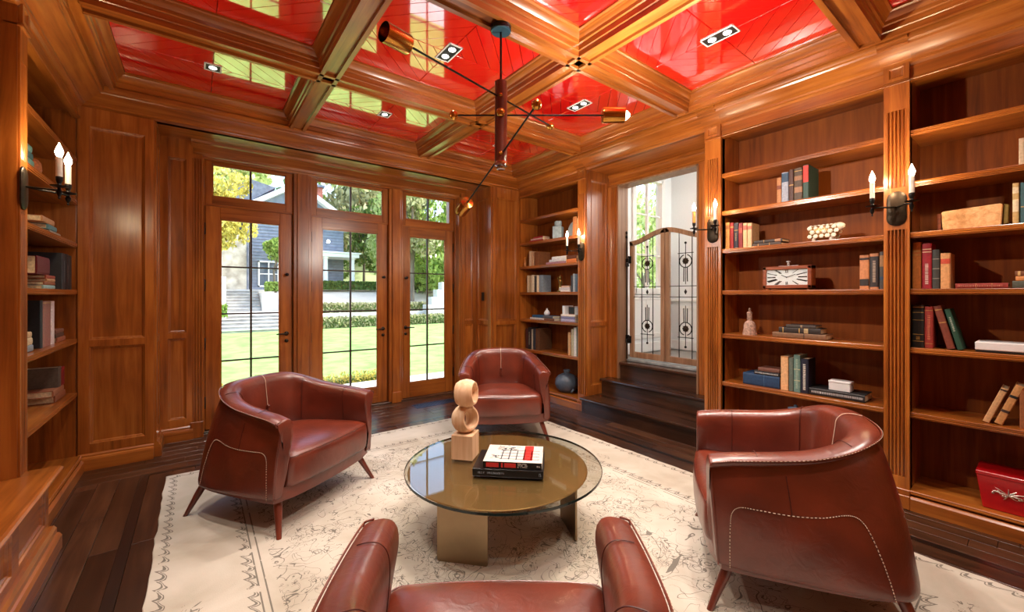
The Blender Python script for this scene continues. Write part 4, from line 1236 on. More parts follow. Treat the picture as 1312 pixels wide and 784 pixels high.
# ================================================================== SHELF CONTENTS
# kind, wall, face x, centre y, base z, thickness, height, depth, colour, lean, label, bands, lettering
ROWS = [
    ('S', 'R', 3.775, 1.349, 2.145, 0.0325, 0.211, 0.16, (176, 120, 72), 0, 'slim tan book at the end of the row of five, upper shelf', ((0.55, 0.7, (120, 60, 40)),), None),
    ('S', 'R', 3.775, 1.3065, 2.145, 0.0495, 0.245, 0.16, (150, 160, 180), 0, 'pale blue book with dark blue head next to a slim tan book', ((0.68, 0.97, (36, 70, 100)),), None),
    ('S', 'R', 3.775, 1.2625, 2.145, 0.0315, 0.257, 0.16, (72, 42, 36), 0, 'slim maroon book between pale blue and thick brown books', ((0.5, 0.53, (190, 150, 80)),), None),
    ('S', 'R', 3.775, 1.2145, 2.145, 0.0575, 0.258, 0.16, (74, 58, 44), 0, 'thick brown leather book with gilt bands beside a green book', ((0.62, 0.76, (140, 100, 70)), (0.25, 0.42, (150, 110, 80)), (0.9, 0.92, (190, 150, 80))), None),
    ('S', 'R', 3.775, 1.1635, 2.145, 0.0375, 0.27, 0.23, (34, 72, 66), 0, 'dark green book with red title block, tallest of five', ((0.5, 0.98, (200, 54, 46)),), None),
    ('S', 'R', 3.775, 1.761, 1.81, 0.0345, 0.237, 0.13, (196, 140, 72), 0, 'small mustard book at the left end of the row by the gate sconce', ((0.75, 0.9, (150, 90, 40)),), None),
    ('S', 'R', 3.775, 1.725, 1.81, 0.0305, 0.232, 0.13, (150, 34, 34), 0, 'small bright red book in the row by the gate sconce', ((0.8, 0.85, (190, 150, 80)),), None),
    ('S', 'R', 3.775, 1.688, 1.81, 0.0385, 0.225, 0.13, (38, 34, 50), 0, 'small navy book between two red books', ((0.7, 0.72, (190, 150, 80)),), (0.3, 0.6, (150, 130, 100))),
    ('S', 'R', 3.775, 1.65, 1.81, 0.0325, 0.218, 0.13, (126, 36, 44), 0, 'small crimson book between navy and cream books', ((0.6, 0.8, (160, 70, 60)),), None),
    ('S', 'R', 3.775, 1.613, 1.81, 0.0325, 0.213, 0.13, (206, 168, 130), 0, 'small cream book with faded red label next to the crimson book', ((0.72, 0.9, (190, 90, 80)),), None),
    ('S', 'R', 3.775, 1.5755, 1.81, 0.0355, 0.208, 0.15, (200, 166, 128), 0, 'small cream book at the right end of the row by the gate sconce', ((0.74, 0.88, (184, 96, 80)),), None),
    ('F', 'R', 3.775, 1.4435, 1.81, 0.026, 0.217, 0.16, (60, 48, 44), 0, 'lower of two slim dark books lying beside the cream books', ((0.2, 0.22, (190, 150, 80)), (0.6, 0.62, (190, 150, 80))), None),
    ('F', 'R', 3.775, 1.433, 1.8365, 0.024, 0.212, 0.16, (52, 44, 44), 0, 'upper of two slim dark books lying beside the cream books', ((0.35, 0.37, (190, 150, 80)), (0.75, 0.95, (160, 120, 90))), None),
    ('S', 'R', 3.775, 0.808, 1.44, 0.0525, 0.243, 0.16, (190, 124, 80), 0, 'tan book with black bands, right of the clock', ((0.1, 0.3, (40, 34, 34)), (0.86, 0.92, (40, 34, 34))), None),
    ('S', 'R', 3.775, 0.754, 1.44, 0.0485, 0.25, 0.16, (44, 38, 40), 0, 'black and tan book beside the tan banded book', ((0, 0.06, (186, 124, 84)), (0.92, 1, (186, 124, 84))), (0.2, 0.8, (190, 170, 150))),
    ('S', 'R', 3.775, 0.7115, 1.44, 0.0295, 0.26, 0.16, (70, 64, 62), 0, 'grey brown book against the pilaster on the clock shelf', ((0.25, 0.33, (30, 60, 90)), (0.6, 0.9, (150, 110, 70))), None),
    ('F', 'R', 3.775, 1.216, 1.055, 0.04, 0.364, 0.18, (120, 88, 62), 0, 'wide mottled brown book at the bottom of the stack of three', ((0.6, 0.62, (70, 50, 40)),), None),
    ('F', 'R', 3.775, 1.2095, 1.0955, 0.042, 0.283, 0.16, (40, 34, 32), 0, 'dark gilt-banded book in the middle of the stack of three', ((0.1, 0.12, (190, 150, 80)), (0.5, 0.52, (190, 150, 80)), (0.62, 0.72, (170, 150, 110))), None),
    ('F', 'R', 3.775, 1.1985, 1.138, 0.024, 0.201, 0.16, (62, 54, 50), 0, 'small dark book on top of the stack of three', ((0.5, 0.56, (150, 130, 100)),), None),
    ('F', 'R', 3.775, 1.487, 0.63, 0.098, 0.282, 0.2, (30, 62, 98), 0, 'thick blue bound book lying under two slim books', ((0.58, 0.6, (60, 96, 130)),), None),
    ('F', 'R', 3.775, 1.4425, 0.7285, 0.03, 0.193, 0.16, (30, 28, 30), 0, 'slim black book on the thick blue book', (), (0.05, 0.95, (210, 210, 210))),
    ('F', 'R', 3.775, 1.427, 0.759, 0.028, 0.162, 0.16, (112, 72, 58), 0, 'slim russet book on top of the black and blue books', (), None),
    ('S', 'R', 3.775, 1.3105, 0.63, 0.0535, 0.274, 0.16, (214, 152, 96), 0, 'cream and orange book standing right of the blue stack', ((0, 0.96, (226, 176, 126)),), None),
    ('S', 'R', 3.775, 1.264, 0.63, 0.0305, 0.267, 0.16, (96, 108, 98), 0, 'slim grey green book beside the cream book', (), None),
    ('S', 'R', 3.775, 1.223, 0.63, 0.0445, 0.294, 0.16, (106, 140, 132), 0, 'mottled sea green book beside a navy book', ((0.3, 0.32, (200, 190, 150)), (0.6, 0.62, (200, 190, 150))), (0.1, 0.9, (170, 190, 170))),
    ('S', 'R', 3.775, 1.172, 0.63, 0.0525, 0.269, 0.16, (22, 26, 46), 0, 'navy dust-jacket book with white lettering', (), (0.1, 0.85, (226, 222, 210))),
    ('F', 'R', 3.775, 0.973, 0.63, 0.052, 0.336, 0.2, (26, 26, 28), 0, 'long black book with silver marked spine under the white box', (), (0.05, 0.97, (196, 196, 196))),
    ('S', 'R', 3.775, 0.0985, 2.145, 0.0295, 0.158, 0.16, (196, 176, 150), 0, 'pale book on the upper shelf of the red box bookcase', (), None),
    ('S', 'R', 3.775, 0.124, 1.81, 0.0245, 0.239, 0.16, (190, 160, 104), 0, 'cream and gilt book near the pale wood trough', ((0.3, 0.6, (220, 204, 170)), (0.75, 0.9, (220, 204, 170))), None),
    ('S', 'R', 3.775, 0.0955, 1.81, 0.0235, 0.236, 0.16, (44, 84, 92), 0, 'teal book behind the cream and gilt book', ((0.4, 0.42, (190, 150, 80)),), None),
    ('S', 'R', 3.775, 0.539, 1.44, 0.0405, 0.306, 0.16, (190, 116, 52), 0, 'orange tan book against the pilaster', ((0.8, 0.82, (190, 150, 80)), (0.72, 0.74, (190, 150, 80))), None),
    ('S', 'R', 3.775, 0.4915, 1.44, 0.0455, 0.295, 0.16, (150, 18, 34), 0, 'bright red book with white lettering beside the orange tan book', ((0.86, 0.88, (220, 190, 150)), (0.8, 0.82, (220, 190, 150))), (0.1, 0.55, (230, 200, 190))),
    ('S', 'R', 3.775, 0.4495, 1.44, 0.0335, 0.251, 0.16, (54, 54, 50), 0, 'ribbed grey black book right of the bright red book', ((0.25, 0.27, (140, 134, 120)), (0.5, 0.52, (140, 134, 120)), (0.75, 0.77, (140, 134, 120))), None),
    ('S', 'R', 3.775, 0.4075, 1.44, 0.0435, 0.225, 0.2, (206, 150, 96), 0, 'beige book with red title label at the end of its row', ((0.7, 0.84, (190, 70, 46)),), None),
    ('F', 'R', 3.775, 0.258, 1.44, 0.03, 0.212, 0.16, (140, 44, 36), 0, 'slim long red book lying alone on the shelf', ((0.4, 0.41, (190, 150, 80)), (0.7, 0.71, (190, 150, 80))), (0.05, 0.9, (180, 110, 90))),
    ('F', 'R', 3.775, 0.0775, 1.44, 0.04, 0.119, 0.18, (74, 80, 70), 0, 'grey green book under two small books', (), None),
    ('F', 'R', 3.775, 0.074, 1.4805, 0.028, 0.102, 0.16, (206, 140, 84), 0, 'tan book in the middle of the small stack of three', (), None),
    ('F', 'R', 3.775, 0.0775, 1.509, 0.028, 0.099, 0.16, (120, 74, 46), 0, 'brown gilt book on the small stack of three', ((0.1, 0.2, (210, 170, 110)),), None),
    ('S', 'R', 3.775, 0.5325, 1.055, 0.0555, 0.278, 0.2, (28, 28, 26), 0, 'thick black book with gilt rules against the pilaster', ((0.94, 0.955, (190, 150, 80)), (0.82, 0.83, (190, 150, 80)), (0.64, 0.65, (190, 150, 80)), (0.14, 0.15, (190, 150, 80)), (0.3, 0.31, (190, 150, 80))), (0.18, 0.26, (190, 150, 80))),
    ('S', 'R', 3.775, 0.4815, 1.055, 0.0395, 0.269, 0.16, (146, 44, 34), 0, 'worn red book beside the thick black book', ((0.9, 0.91, (190, 150, 80)), (0.1, 0.11, (190, 150, 80))), (0.2, 0.8, (196, 110, 80))),
    ('S', 'R', 3.775, 0.3825, 1.055, 0.0355, 0.276, 0.16, (120, 56, 38), -13, 'brown red book leaning to the pilaster', ((0.9, 0.92, (190, 150, 80)), (0.6, 0.62, (190, 150, 80))), None),
    ('S', 'R', 3.775, 0.342, 1.055, 0.0265, 0.258, 0.16, (30, 72, 54), -13, 'green book leaning on the brown red book', (), (0.45, 0.8, (190, 200, 180))),
    ('S', 'R', 3.775, 0.238, 0.63, 0.0285, 0.225, 0.16, (206, 160, 112), 19, 'cream worn book leaning right, first of two', ((0.93, 0.97, (60, 46, 40)),), None),
    ('S', 'R', 3.775, 0.1895, 0.63, 0.0335, 0.252, 0.16, (196, 140, 84), 19, 'tan book with black title bands leaning right', ((0.68, 0.74, (30, 26, 24)), (0.3, 0.36, (60, 40, 34))), None),
    ('S', 'R', 3.775, 0.0885, 0.63, 0.0435, 0.219, 0.16, (150, 90, 50), 0, 'brown wooden-toned book standing behind the leaning pair', (), None),
    ('F', 'R', 3.775, 4.3865, 2.145, 0.026, 0.293, 0.15, (160, 40, 44), 0, 'red book at the bottom of the small stack in the corner bookcase', (), None),
    ('F', 'R', 3.775, 4.373, 2.1715, 0.022, 0.25, 0.15, (214, 180, 178), 0, 'pink white book in the small stack of three', (), None),
    ('F', 'R', 3.775, 4.3475, 2.194, 0.02, 0.199, 0.14, (168, 48, 58), 0, 'crimson book on top of the small corner stack', (), None),
    ('S', 'R', 3.775, 3.6505, 2.145, 0.0655, 0.238, 0.16, (176, 110, 64), 2, 'slim tan book leaning by the corner sconce', (), None),
    ('S', 'R', 3.775, 3.5765, 2.145, 0.0515, 0.218, 0.16, (206, 170, 130), 0, 'slim cream book by the corner sconce', (), None),
    ('S', 'R', 3.775, 4.5175, 1.81, 0.0435, 0.214, 0.16, (206, 180, 150), 0, 'slim pale book by the small amber bottle', (), None),
    ('S', 'R', 3.775, 4.461, 1.81, 0.0465, 0.198, 0.16, (190, 150, 116), -4, 'slim cream book leaning on a brown book', (), None),
    ('S', 'R', 3.775, 4.376, 1.81, 0.0905, 0.196, 0.22, (120, 74, 44), 0, 'brown cloth book on the amber bottle shelf', (), None),
    ('F', 'R', 3.775, 3.9895, 1.81, 0.03, 0.373, 0.16, (150, 110, 130), 0, 'mauve book under two pale books', (), None),
    ('F', 'R', 3.775, 3.9585, 1.8405, 0.032, 0.311, 0.16, (196, 200, 214), 0, 'pale blue white book in the mauve stack', (), None),
    ('F', 'R', 3.775, 3.9315, 1.873, 0.036, 0.257, 0.16, (214, 218, 226), 0, 'white book on top of the mauve stack', (), None),
    ('F', 'R', 3.775, 3.6985, 1.81, 0.05, 0.177, 0.2, (176, 100, 52), 0, 'orange brown leather book beside the mauve stack', (), None),
    ('F', 'R', 3.775, 3.7005, 1.8605, 0.042, 0.167, 0.19, (84, 44, 28), 0, 'dark brown leather book on the orange brown one', (), None),
    ('S', 'R', 3.775, 4.563, 1.44, 0.0445, 0.24, 0.16, (200, 180, 150), 0, 'slim cream book first in the row by the gold figurine', (), None),
    ('S', 'R', 3.775, 4.5135, 1.44, 0.0415, 0.238, 0.16, (170, 150, 120), 0, 'slim khaki book in the row by the gold figurine', (), None),
    ('S', 'R', 3.775, 4.458, 1.44, 0.0545, 0.242, 0.16, (222, 206, 178), 0, 'ivory book in the row by the gold figurine', (), None),
    ('S', 'R', 3.775, 4.4025, 1.44, 0.0435, 0.229, 0.16, (60, 56, 56), 0, 'charcoal book in the row by the gold figurine', (), None),
    ('S', 'R', 3.775, 4.3525, 1.44, 0.0435, 0.232, 0.16, (226, 210, 180), 0, 'pale ivory slim book in the row by the gold figurine', (), None),
    ('S', 'R', 3.775, 4.2865, 1.44, 0.0755, 0.235, 0.16, (120, 136, 150), 0, 'blue grey book at the row end by the gold figurine', (), None),
    ('F', 'R', 3.775, 3.825, 1.44, 0.03, 0.2, 0.16, (216, 212, 210), 0, 'white book at the bottom of the stack right of the gold figurine', (), None),
    ('F', 'R', 3.775, 3.8215, 1.4705, 0.026, 0.193, 0.16, (196, 190, 196), 0, 'pale grey book in the stack right of the gold figurine', (), None),
    ('F', 'R', 3.775, 3.81, 1.497, 0.022, 0.142, 0.16, (206, 170, 150), 0, 'pink beige book on the stack right of the gold figurine', (), None),
    ('S', 'R', 3.775, 3.6955, 1.44, 0.0315, 0.208, 0.16, (50, 56, 66), 0, 'slim black book right of the pale stack', (), None),
    ('S', 'R', 3.775, 3.658, 1.44, 0.0325, 0.226, 0.16, (150, 160, 170), 0, 'silver grey book right of the pale stack', (), None),
    ('S', 'R', 3.775, 3.6175, 1.44, 0.0375, 0.224, 0.16, (84, 104, 124), 0, 'slate blue book right of the pale stack', (), None),
    ('S', 'R', 3.775, 3.575, 1.44, 0.0365, 0.213, 0.16, (110, 124, 138), 0, 'grey blue book against the slim pilaster', (), None),
    ('F', 'R', 3.775, 4.265, 1.055, 0.028, 0.502, 0.16, (206, 206, 204), 0, 'white book with brown end under the blue book', ((0.6, 1, (120, 80, 60)),), None),
    ('F', 'R', 3.775, 4.258, 1.0835, 0.034, 0.412, 0.16, (40, 84, 124), 0, 'blue book lying under the white vase', ((0.55, 1, (90, 90, 96)),), None),
    ('F', 'R', 3.775, 3.763, 1.055, 0.034, 0.252, 0.2, (170, 168, 196), 0, 'lavender book at the bottom of the stack by the white slab', (), None),
    ('F', 'R', 3.775, 3.766, 1.0895, 0.032, 0.246, 0.2, (120, 124, 160), 0, 'grey violet book in the stack by the white slab', (), None),
    ('F', 'R', 3.775, 3.763, 1.122, 0.026, 0.252, 0.2, (226, 218, 206), 0, 'ivory book on the stack by the white slab', (), None),
    ('S', 'R', 3.775, 4.593, 0.63, 0.0485, 0.286, 0.16, (80, 40, 34), 0, 'slim maroon book in the dark row of the corner bookcase', (), None),
    ('S', 'R', 3.775, 4.529, 0.63, 0.0665, 0.307, 0.16, (34, 34, 40), 0, 'black book in the dark row of the corner bookcase', (), (0.2, 0.8, (170, 160, 140))),
    ('S', 'R', 3.775, 4.473, 0.63, 0.0325, 0.283, 0.16, (170, 160, 140), 0, 'slim pale book in the dark row of the corner bookcase', (), None),
    ('S', 'R', 3.775, 4.4265, 0.63, 0.0455, 0.297, 0.16, (44, 48, 58), 0, 'dark slate book in the dark row of the corner bookcase', (), None),
    ('S', 'R', 3.775, 4.359, 0.63, 0.0725, 0.301, 0.24, (96, 64, 40), 0, 'thick brown book at the end of the dark row', (), None),
    ('S', 'R', 3.775, 3.7415, 0.63, 0.0415, 0.291, 0.16, (206, 160, 110), 0, 'tan book at the left of the pale row', (), None),
    ('S', 'R', 3.775, 3.6855, 0.63, 0.0395, 0.335, 0.16, (190, 180, 150), 0, 'olive cream book in the pale row', (), None),
    ('S', 'R', 3.775, 3.639, 0.63, 0.0425, 0.358, 0.16, (222, 222, 216), 0, 'white book in the pale row', (), None),
    ('S', 'R', 3.775, 3.5835, 0.63, 0.0575, 0.371, 0.16, (120, 124, 116), 0, 'grey book against the pilaster in the pale row', (), None),
    ('F', 'L', -0.8, 3.7, 2.145, 0.04, 0.28, 0.2, (70, 120, 126), 0, 'teal book at the bottom of the leftmost teal stack', (), None),
    ('F', 'L', -0.8, 3.682, 2.1855, 0.04, 0.28, 0.2, (96, 150, 150), 0, 'light teal book second in the teal stack', (), None),
    ('F', 'L', -0.8, 3.663, 2.226, 0.04, 0.28, 0.2, (60, 104, 116), 0, 'deep teal book third in the teal stack', (), None),
    ('F', 'L', -0.8, 3.645, 2.2665, 0.04, 0.28, 0.2, (110, 166, 166), 0, 'pale teal book on top of the teal stack', (), None),
    ('F', 'L', -0.8, 4.311, 1.81, 0.038, 0.28, 0.2, (150, 150, 140), 0, 'grey book at the bottom of the stack under the sconce', (), None),
    ('F', 'L', -0.8, 4.234, 1.8485, 0.034, 0.22, 0.18, (84, 134, 146), 0, 'teal blue book in the stack under the sconce', (), None),
    ('F', 'L', -0.8, 4.143, 1.883, 0.038, 0.28, 0.2, (190, 140, 100), 0, 'tan book on top of the stack under the sconce', (), None),
    ('S', 'L', -0.8, 3.643, 1.44, 0.0405, 0.202, 0.2, (206, 204, 196), 0, 'white slim book at the near end of the left shelf', (), None),
    ('F', 'L', -0.8, 4.163, 1.44, 0.026, 0.28, 0.2, (150, 190, 190), 0, 'pale aqua book at the bottom under the red book', (), None),
    ('F', 'L', -0.8, 4.184, 1.4665, 0.022, 0.28, 0.2, (150, 92, 60), 0, 'brown book second under the red book', (), None),
    ('F', 'L', -0.8, 4.214, 1.489, 0.022, 0.22, 0.19, (196, 150, 110), 0, 'tan book third under the red book', (), None),
    ('F', 'L', -0.8, 4.193, 1.5115, 0.022, 0.22, 0.19, (160, 76, 54), 0, 'russet book right under the red book', (), None),
    ('F', 'L', -0.8, 4.026, 1.534, 0.115, 0.28, 0.2, (96, 14, 26), 0, 'thick dark red book on top of the flat stack', (), None),
    ('S', 'L', -0.765, 4.348, 1.44, 0.0965, 0.26, 0.22, (34, 40, 48), 0, 'dark slate tall book beside the flat stack', (), (0.2, 0.8, (90, 100, 110))),
    ('S', 'L', -0.765, 4.4475, 1.44, 0.0915, 0.262, 0.22, (26, 28, 34), 0, 'black tall book between slate and charcoal books', (), (0.3, 0.7, (90, 90, 90))),
    ('S', 'L', -0.765, 4.543, 1.44, 0.0865, 0.258, 0.22, (40, 42, 46), 0, 'charcoal tall book against the pier', (), None),
    ('F', 'L', -0.8, 3.699, 1.055, 0.04, 0.22, 0.16, (130, 140, 150), 0, 'grey blue book under the cream books and teal box', (), None),
    ('F', 'L', -0.8, 3.684, 1.0955, 0.044, 0.22, 0.15, (206, 186, 150), 0, 'cream book above the grey blue one, by the black folio', (), None),
    ('F', 'L', -0.8, 3.669, 1.14, 0.036, 0.22, 0.14, (190, 164, 126), 0, 'beige book under the teal box', (), None),
    ('S', 'L', -0.8, 3.9865, 1.055, 0.0495, 0.309, 0.24, (28, 32, 38), 0, 'large black folio standing on the left shelf', (), None),
    ('S', 'L', -0.8, 4.1125, 1.055, 0.1815, 0.303, 0.24, (150, 96, 84), 0, 'large rose brown folio beside the black folio', ((0.95, 0.97, (190, 150, 80)),), None),
    ('S', 'L', -0.8, 4.2535, 1.055, 0.0775, 0.301, 0.24, (222, 206, 204), 0, 'large white folio beside the rose brown folio', (), None),
    ('F', 'L', -0.8, 4.478, 1.055, 0.034, 0.22, 0.16, (176, 110, 84), 0, 'small pinkish brown book behind the white folio', (), None),
    ('F', 'L', -0.8, 4.432, 1.0895, 0.03, 0.22, 0.16, (90, 70, 60), 0, 'small umber book in the stack behind the white folio', (), None),
    ('F', 'L', -0.8, 4.432, 1.12, 0.028, 0.22, 0.16, (130, 90, 76), 0, 'small top book in the stack behind the white folio', (), None),
    ('F', 'L', -0.8, 4.448, 0.63, 0.05, 0.28, 0.24, (140, 84, 56), 0, 'brown leather book at the bottom of the lower left stack', (), None),
    ('F', 'L', -0.8, 4.402, 0.6805, 0.044, 0.28, 0.22, (160, 104, 74), 0, 'ochre brown book second in the lower left stack', (), None),
    ('S', 'L', -0.8, 4.4355, 0.7255, 0.0755, 0.1455, 0.2, (90, 80, 70), 0, 'broad grey brown folio standing on the lower left stack', (), None),
    ('S', 'L', -0.8, 4.528, 0.7255, 0.0945, 0.1325, 0.2, (130, 26, 30), 0, 'slim red folio on the lower left stack', (), None),
]
for (kind, side, xf, yc, zb, th, h, dep, c, lean, label, bands, letter) in ROWS:
    zb += 0.0015
    rz = R(-90) if side == 'R' else R(90)
    grp = 'shelf books'
    sg = -1 if side == 'R' else 1                        # local +x on world y
    if kind == 'S':
        b = book('book', label, th, h, dep, c, (xf, yc, zb), rz, bands=bands, letter=letter)
        if lean:                                         # tip about the lower edge on the leaning side
            a = R(lean); e = th / 2
            b.rotation_euler = Euler((0, a, rz), 'XYZ')
            b.location.z = zb + e * abs(math.sin(a)) + .0005
    else:
        book('book', label, th, h, dep, c, (xf, yc, zb), rz, flat=True, bands=bands, letter=letter)

def put(u, z, d=0.06, side='R'):
    z += 0.0015
    return (XR + d, u, z) if side == 'R' else (XL - d, u, z)

# ---- clock
cl = thing('mantel_clock', 'rectangular wooden mantel clock with white dial and roman numerals', 'clock', put(1.2985, 1.44, .055), R(-90))
CW, CHh, CD, z0 = .345, .178, .10, .014
m = MB(); fr = .026
m.box((-CW / 2, 0, z0), (-CW / 2 + fr, CD, z0 + CHh)).box((CW / 2 - fr, 0, z0), (CW / 2, CD, z0 + CHh)).box((-CW / 2, 0, z0), (CW / 2, CD, z0 + fr)).box((-CW / 2, 0, z0 + CHh - fr), (CW / 2, CD, z0 + CHh))
m.obj('case', 'clockwood', cl, bevel=.003)
bx('back', (-CW / 2 + .01, CD - .02, z0 + .01), (CW / 2 - .01, CD - .005, z0 + CHh - .01), 'clockwood', cl)
fx, fz = CW / 2 - fr, CHh / 2 - fr; zc = z0 + CHh / 2
plain('dial', rgb(226, 232, 238), .4, var=.03)
bx('dial', (-fx, .014, zc - fz), (fx, .018, zc + fz), 'dial', cl)
NUM = ['XII', 'I', 'II', 'III', 'IV', 'V', 'VI', 'VII', 'VIII', 'IX', 'X', 'XI']
strokes = {'I': [((0, 0), (0, 1))], 'V': [((-.4, 1), (0, 0)), ((0, 0), (.4, 1))], 'X': [((-.4, 0), (.4, 1)), ((-.4, 1), (.4, 0))]}
m = MB()
for k, s in enumerate(NUM):
    an = math.pi / 2 - k * math.pi / 6
    wds = [.55 if q == 'I' else .95 for q in s]; tot = sum(wds); x = -tot / 2
    for q, w in zip(s, wds):
        for (a, b) in strokes[q]:
            P2 = []
            for (px, py) in (a, b):
                tx = (x + w / 2 + px * .8) * .085; rr_ = .56 + .42 * py
                ux, uz = math.cos(an) * rr_ + math.sin(an) * tx, math.sin(an) * rr_ - math.cos(an) * tx
                s_ = 1.0 / max(abs(math.cos(an)), abs(math.sin(an)), 1e-6); s_ = 1 + (s_ - 1) * py
                P2.append((max(-fx + .003, min(fx - .003, ux * fx * s_ * .98)), max(zc - fz + .002, min(zc + fz - .002, zc + uz * fz * s_ * .98))))
            (ax_, az_), (bx_, bz_) = P2; dx, dz = bx_ - ax_, bz_ - az_; L = math.hypot(dx, dz) or 1; nx, nz = -dz / L * .0017, dx / L * .0017
            m.add([(ax_ + nx, .0128, az_ + nz), (ax_ - nx, .0128, az_ - nz), (bx_ - nx, .0128, bz_ - nz), (bx_ + nx, .0128, bz_ + nz), (ax_ + nx, .014, az_ + nz), (ax_ - nx, .014, az_ - nz), (bx_ - nx, .014, bz_ - nz), (bx_ + nx, .014, bz_ + nz)], [(0, 1, 2, 3), (4, 7, 6, 5), (0, 4, 5, 1), (1, 5, 6, 2), (2, 6, 7, 3), (3, 7, 4, 0)])
        x += w
m.obj('numerals', 'black_metal', cl)
MB().tube([(0, .011, zc), (.062, .011, zc + .022)], .002, 6).tube([(0, .010, zc), (-.036, .010, zc + .019)], .0026, 6).ball((0, .010, zc), .005, 8, 6).obj('hands', 'black_metal', cl)
bx('clock_glass', (-fx, .006, zc - fz), (fx, .008, zc + fz), 'pane_glass', cl)
for x in (-CW / 2 + .025, CW / 2 - .025):
    for y in (.015, CD - .015):
        MB().lathe([(.006, 0), (.009, .005), (.006, .0135)], (x, y, 0), 10).obj('foot', 'chrome', cl, smooth=40)
mt = MB().tube([(-.07, .05, z0 + CHh + .006), (-.02, .05, z0 + CHh + .003), (.02, .05, z0 + CHh + .003), (.07, .05, z0 + CHh + .006)], .0035, 6)
mt.lathe([(.010, 0), (.006, .008), (.010, .020), (.005, .030), (.016, .036), (.016, .042), (.004, .046)], (0, .05, z0 + CHh), 12)
mt.obj('finial_handle', plain('nickel', rgb(226, 224, 220), .45, .4, var=.03), cl, smooth=40)

# ---- bell figure
plain('bell_stone', rgb(176, 142, 124), .6, var=.3, scale=60, bump=.4)
b = thing('bell', 'small mottled stone bell with carved handle next to the stack of three', 'bell', put(1.592, 1.055, .10))
MB().lathe([(.056, 0), (.054, .015), (.048, .05), (.046, .085), (.036, .108), (.018, .122)], (0, 0, 0), 18).obj('body', 'bell_stone', b, smooth=40)
MB().lathe([(.016, .118), (.022, .135), (.020, .165), (.024, .19), (.014, .20), (.008, .205), (.012, .222), (.002, .232)], (0, 0, 0), 12).obj('handle', 'bell_stone', b, smooth=40)

# ---- mosaic animal figure
plain('mosaic_white', rgb(226, 218, 200), .35, var=.08); plain('mosaic_gold', rgb(150, 112, 62), .35, .5, var=.2)
a = thing('mosaic_figure', 'white and gold mosaic animal figure above the clock shelf', 'figurine', put(1.055, 1.8115, .12), R(-90))
def superball(c, sx, sy, sz, k=.55, n=20, m=12):
    sg = lambda v: math.copysign(abs(v) ** k, v)
    rr_ = []
    for i in range(m + 1):
        ph = -math.pi / 2 + math.pi * i / m; cz, cc = sg(math.sin(ph)), max(1e-3, abs(math.cos(ph)) ** k)
        rr_.append([(c[0] + sx * cc * sg(math.cos(2 * math.pi * q / n)), c[1] + sy * cc * sg(math.sin(2 * math.pi * q / n)), c[2] + sz * cz) for q in range(n)])
    return rr_
MB().rings(superball((-.012, 0, .072), .095, .045, .052)).obj('body', 'mosaic_gold', a, smooth=60)
MB().ball((.088, 0, .105), .032, 14, 10, (1.2, .95, .95)).obj('head', 'mosaic_white', a, smooth=60)
for x in (-.065, .045):
    for y in (-.025, .025):
        MB().lathe([(.012, 0), (.015, .006), (.014, .03)], (x, y, 0), 10).obj('foot', 'mosaic_white', a, smooth=40)
rs = random.Random(5); m = MB()
for row in range(3):
    for k in range(5):
        x = -.088 + k * .038 + (row % 2) * .016; z = .040 + row * .032; r_ = rs.uniform(.013, .018)
        for sy in (-1, 1):
            m.lathe([(r_, -.003), (r_, .003), (r_ * .6, .006)], (x, sy * .0445, z), 6, (0, sy, 0))
for k in range(7):
    for y in (-.02, .012):
        m.lathe([(.012, -.003), (.012, .003), (.007, .005)], (-.085 + k * .026, y, .124), 6)
tag(m.obj('tesserae', 'mosaic_white', a), kind='stuff')

# ---- boxes
plain('white_card', rgb(222, 222, 222), .5, var=.02)
b = thing('white_box', 'small white lidded box lying on the long black book', 'box', put(0.958, .6825, .08))
bx('base', (-.0, -.065, 0), (.09, .065, .058), 'white_card', b, bevel=.003)
bx('lid', (-.002, -.067, .058), (.092, .067, .074), 'white_card', b, bevel=.003)
b = thing('white_box', 'long flat white box on the shelf beside the leaning green book', 'box', put(0.135, 1.055, .05))
bx('base', (0, -.145, 0), (.2, .145, .012), 'ledger_black', b, bevel=.002)
bx('lid', (-.002, -.147, .012), (.202, .147, .060), 'white_card', b, bevel=.004)
plain('red_box_mat', rgb(176, 10, 20), .3, var=.05, coat=.4); plain('silver', rgb(210, 200, 190), .3, 1.0)
b = thing('red_box', 'red lacquer box with flared sides and silver sprig ornament', 'box', put(0.105, .125, .03), R(-90))
m = MB(); w0, w1, h_ = .145, .170, .195
m.rings([[(-w0, .01, 0), (w0, .01, 0), (w0, .22, 0), (-w0, .22, 0)], [(-w1, 0, h_), (w1, 0, h_), (w1, .23, h_), (-w1, .23, h_)]])
m.obj('body', 'red_box_mat', b, bevel=.003)
bx('lid', (-w1 - .003, -.003, h_), (w1 + .003, .233, h_ + .022), 'red_box_mat', b, bevel=.003)
m = MB(); rs = random.Random(9)
ofs = lambda z: .01 - .01 * z / h_ - .002
for k in range(-6, 7):
    x = k * .010 - .045; z = .105 + .012 * math.sin(k * 1.1)
    m.ball((x, ofs(z), z), .0065, 7, 5, (1, .5, 1))
for (dx, dz) in ((-.06, .01), (-.05, .03), (.03, .03), (.035, -.02), (.05, .0), (.0, .035), (-.02, -.03), (.06, .02)):
    m.tube([(-.045, ofs(.1), .105), (-.045 + dx * .6, ofs(.1) - .003, .105 + dz * .7), (-.045 + dx, ofs(.1), .105 + dz)], [.0035, .0028, .0015], 6)
m.obj('sprig_ornament', 'silver', b, smooth=50)
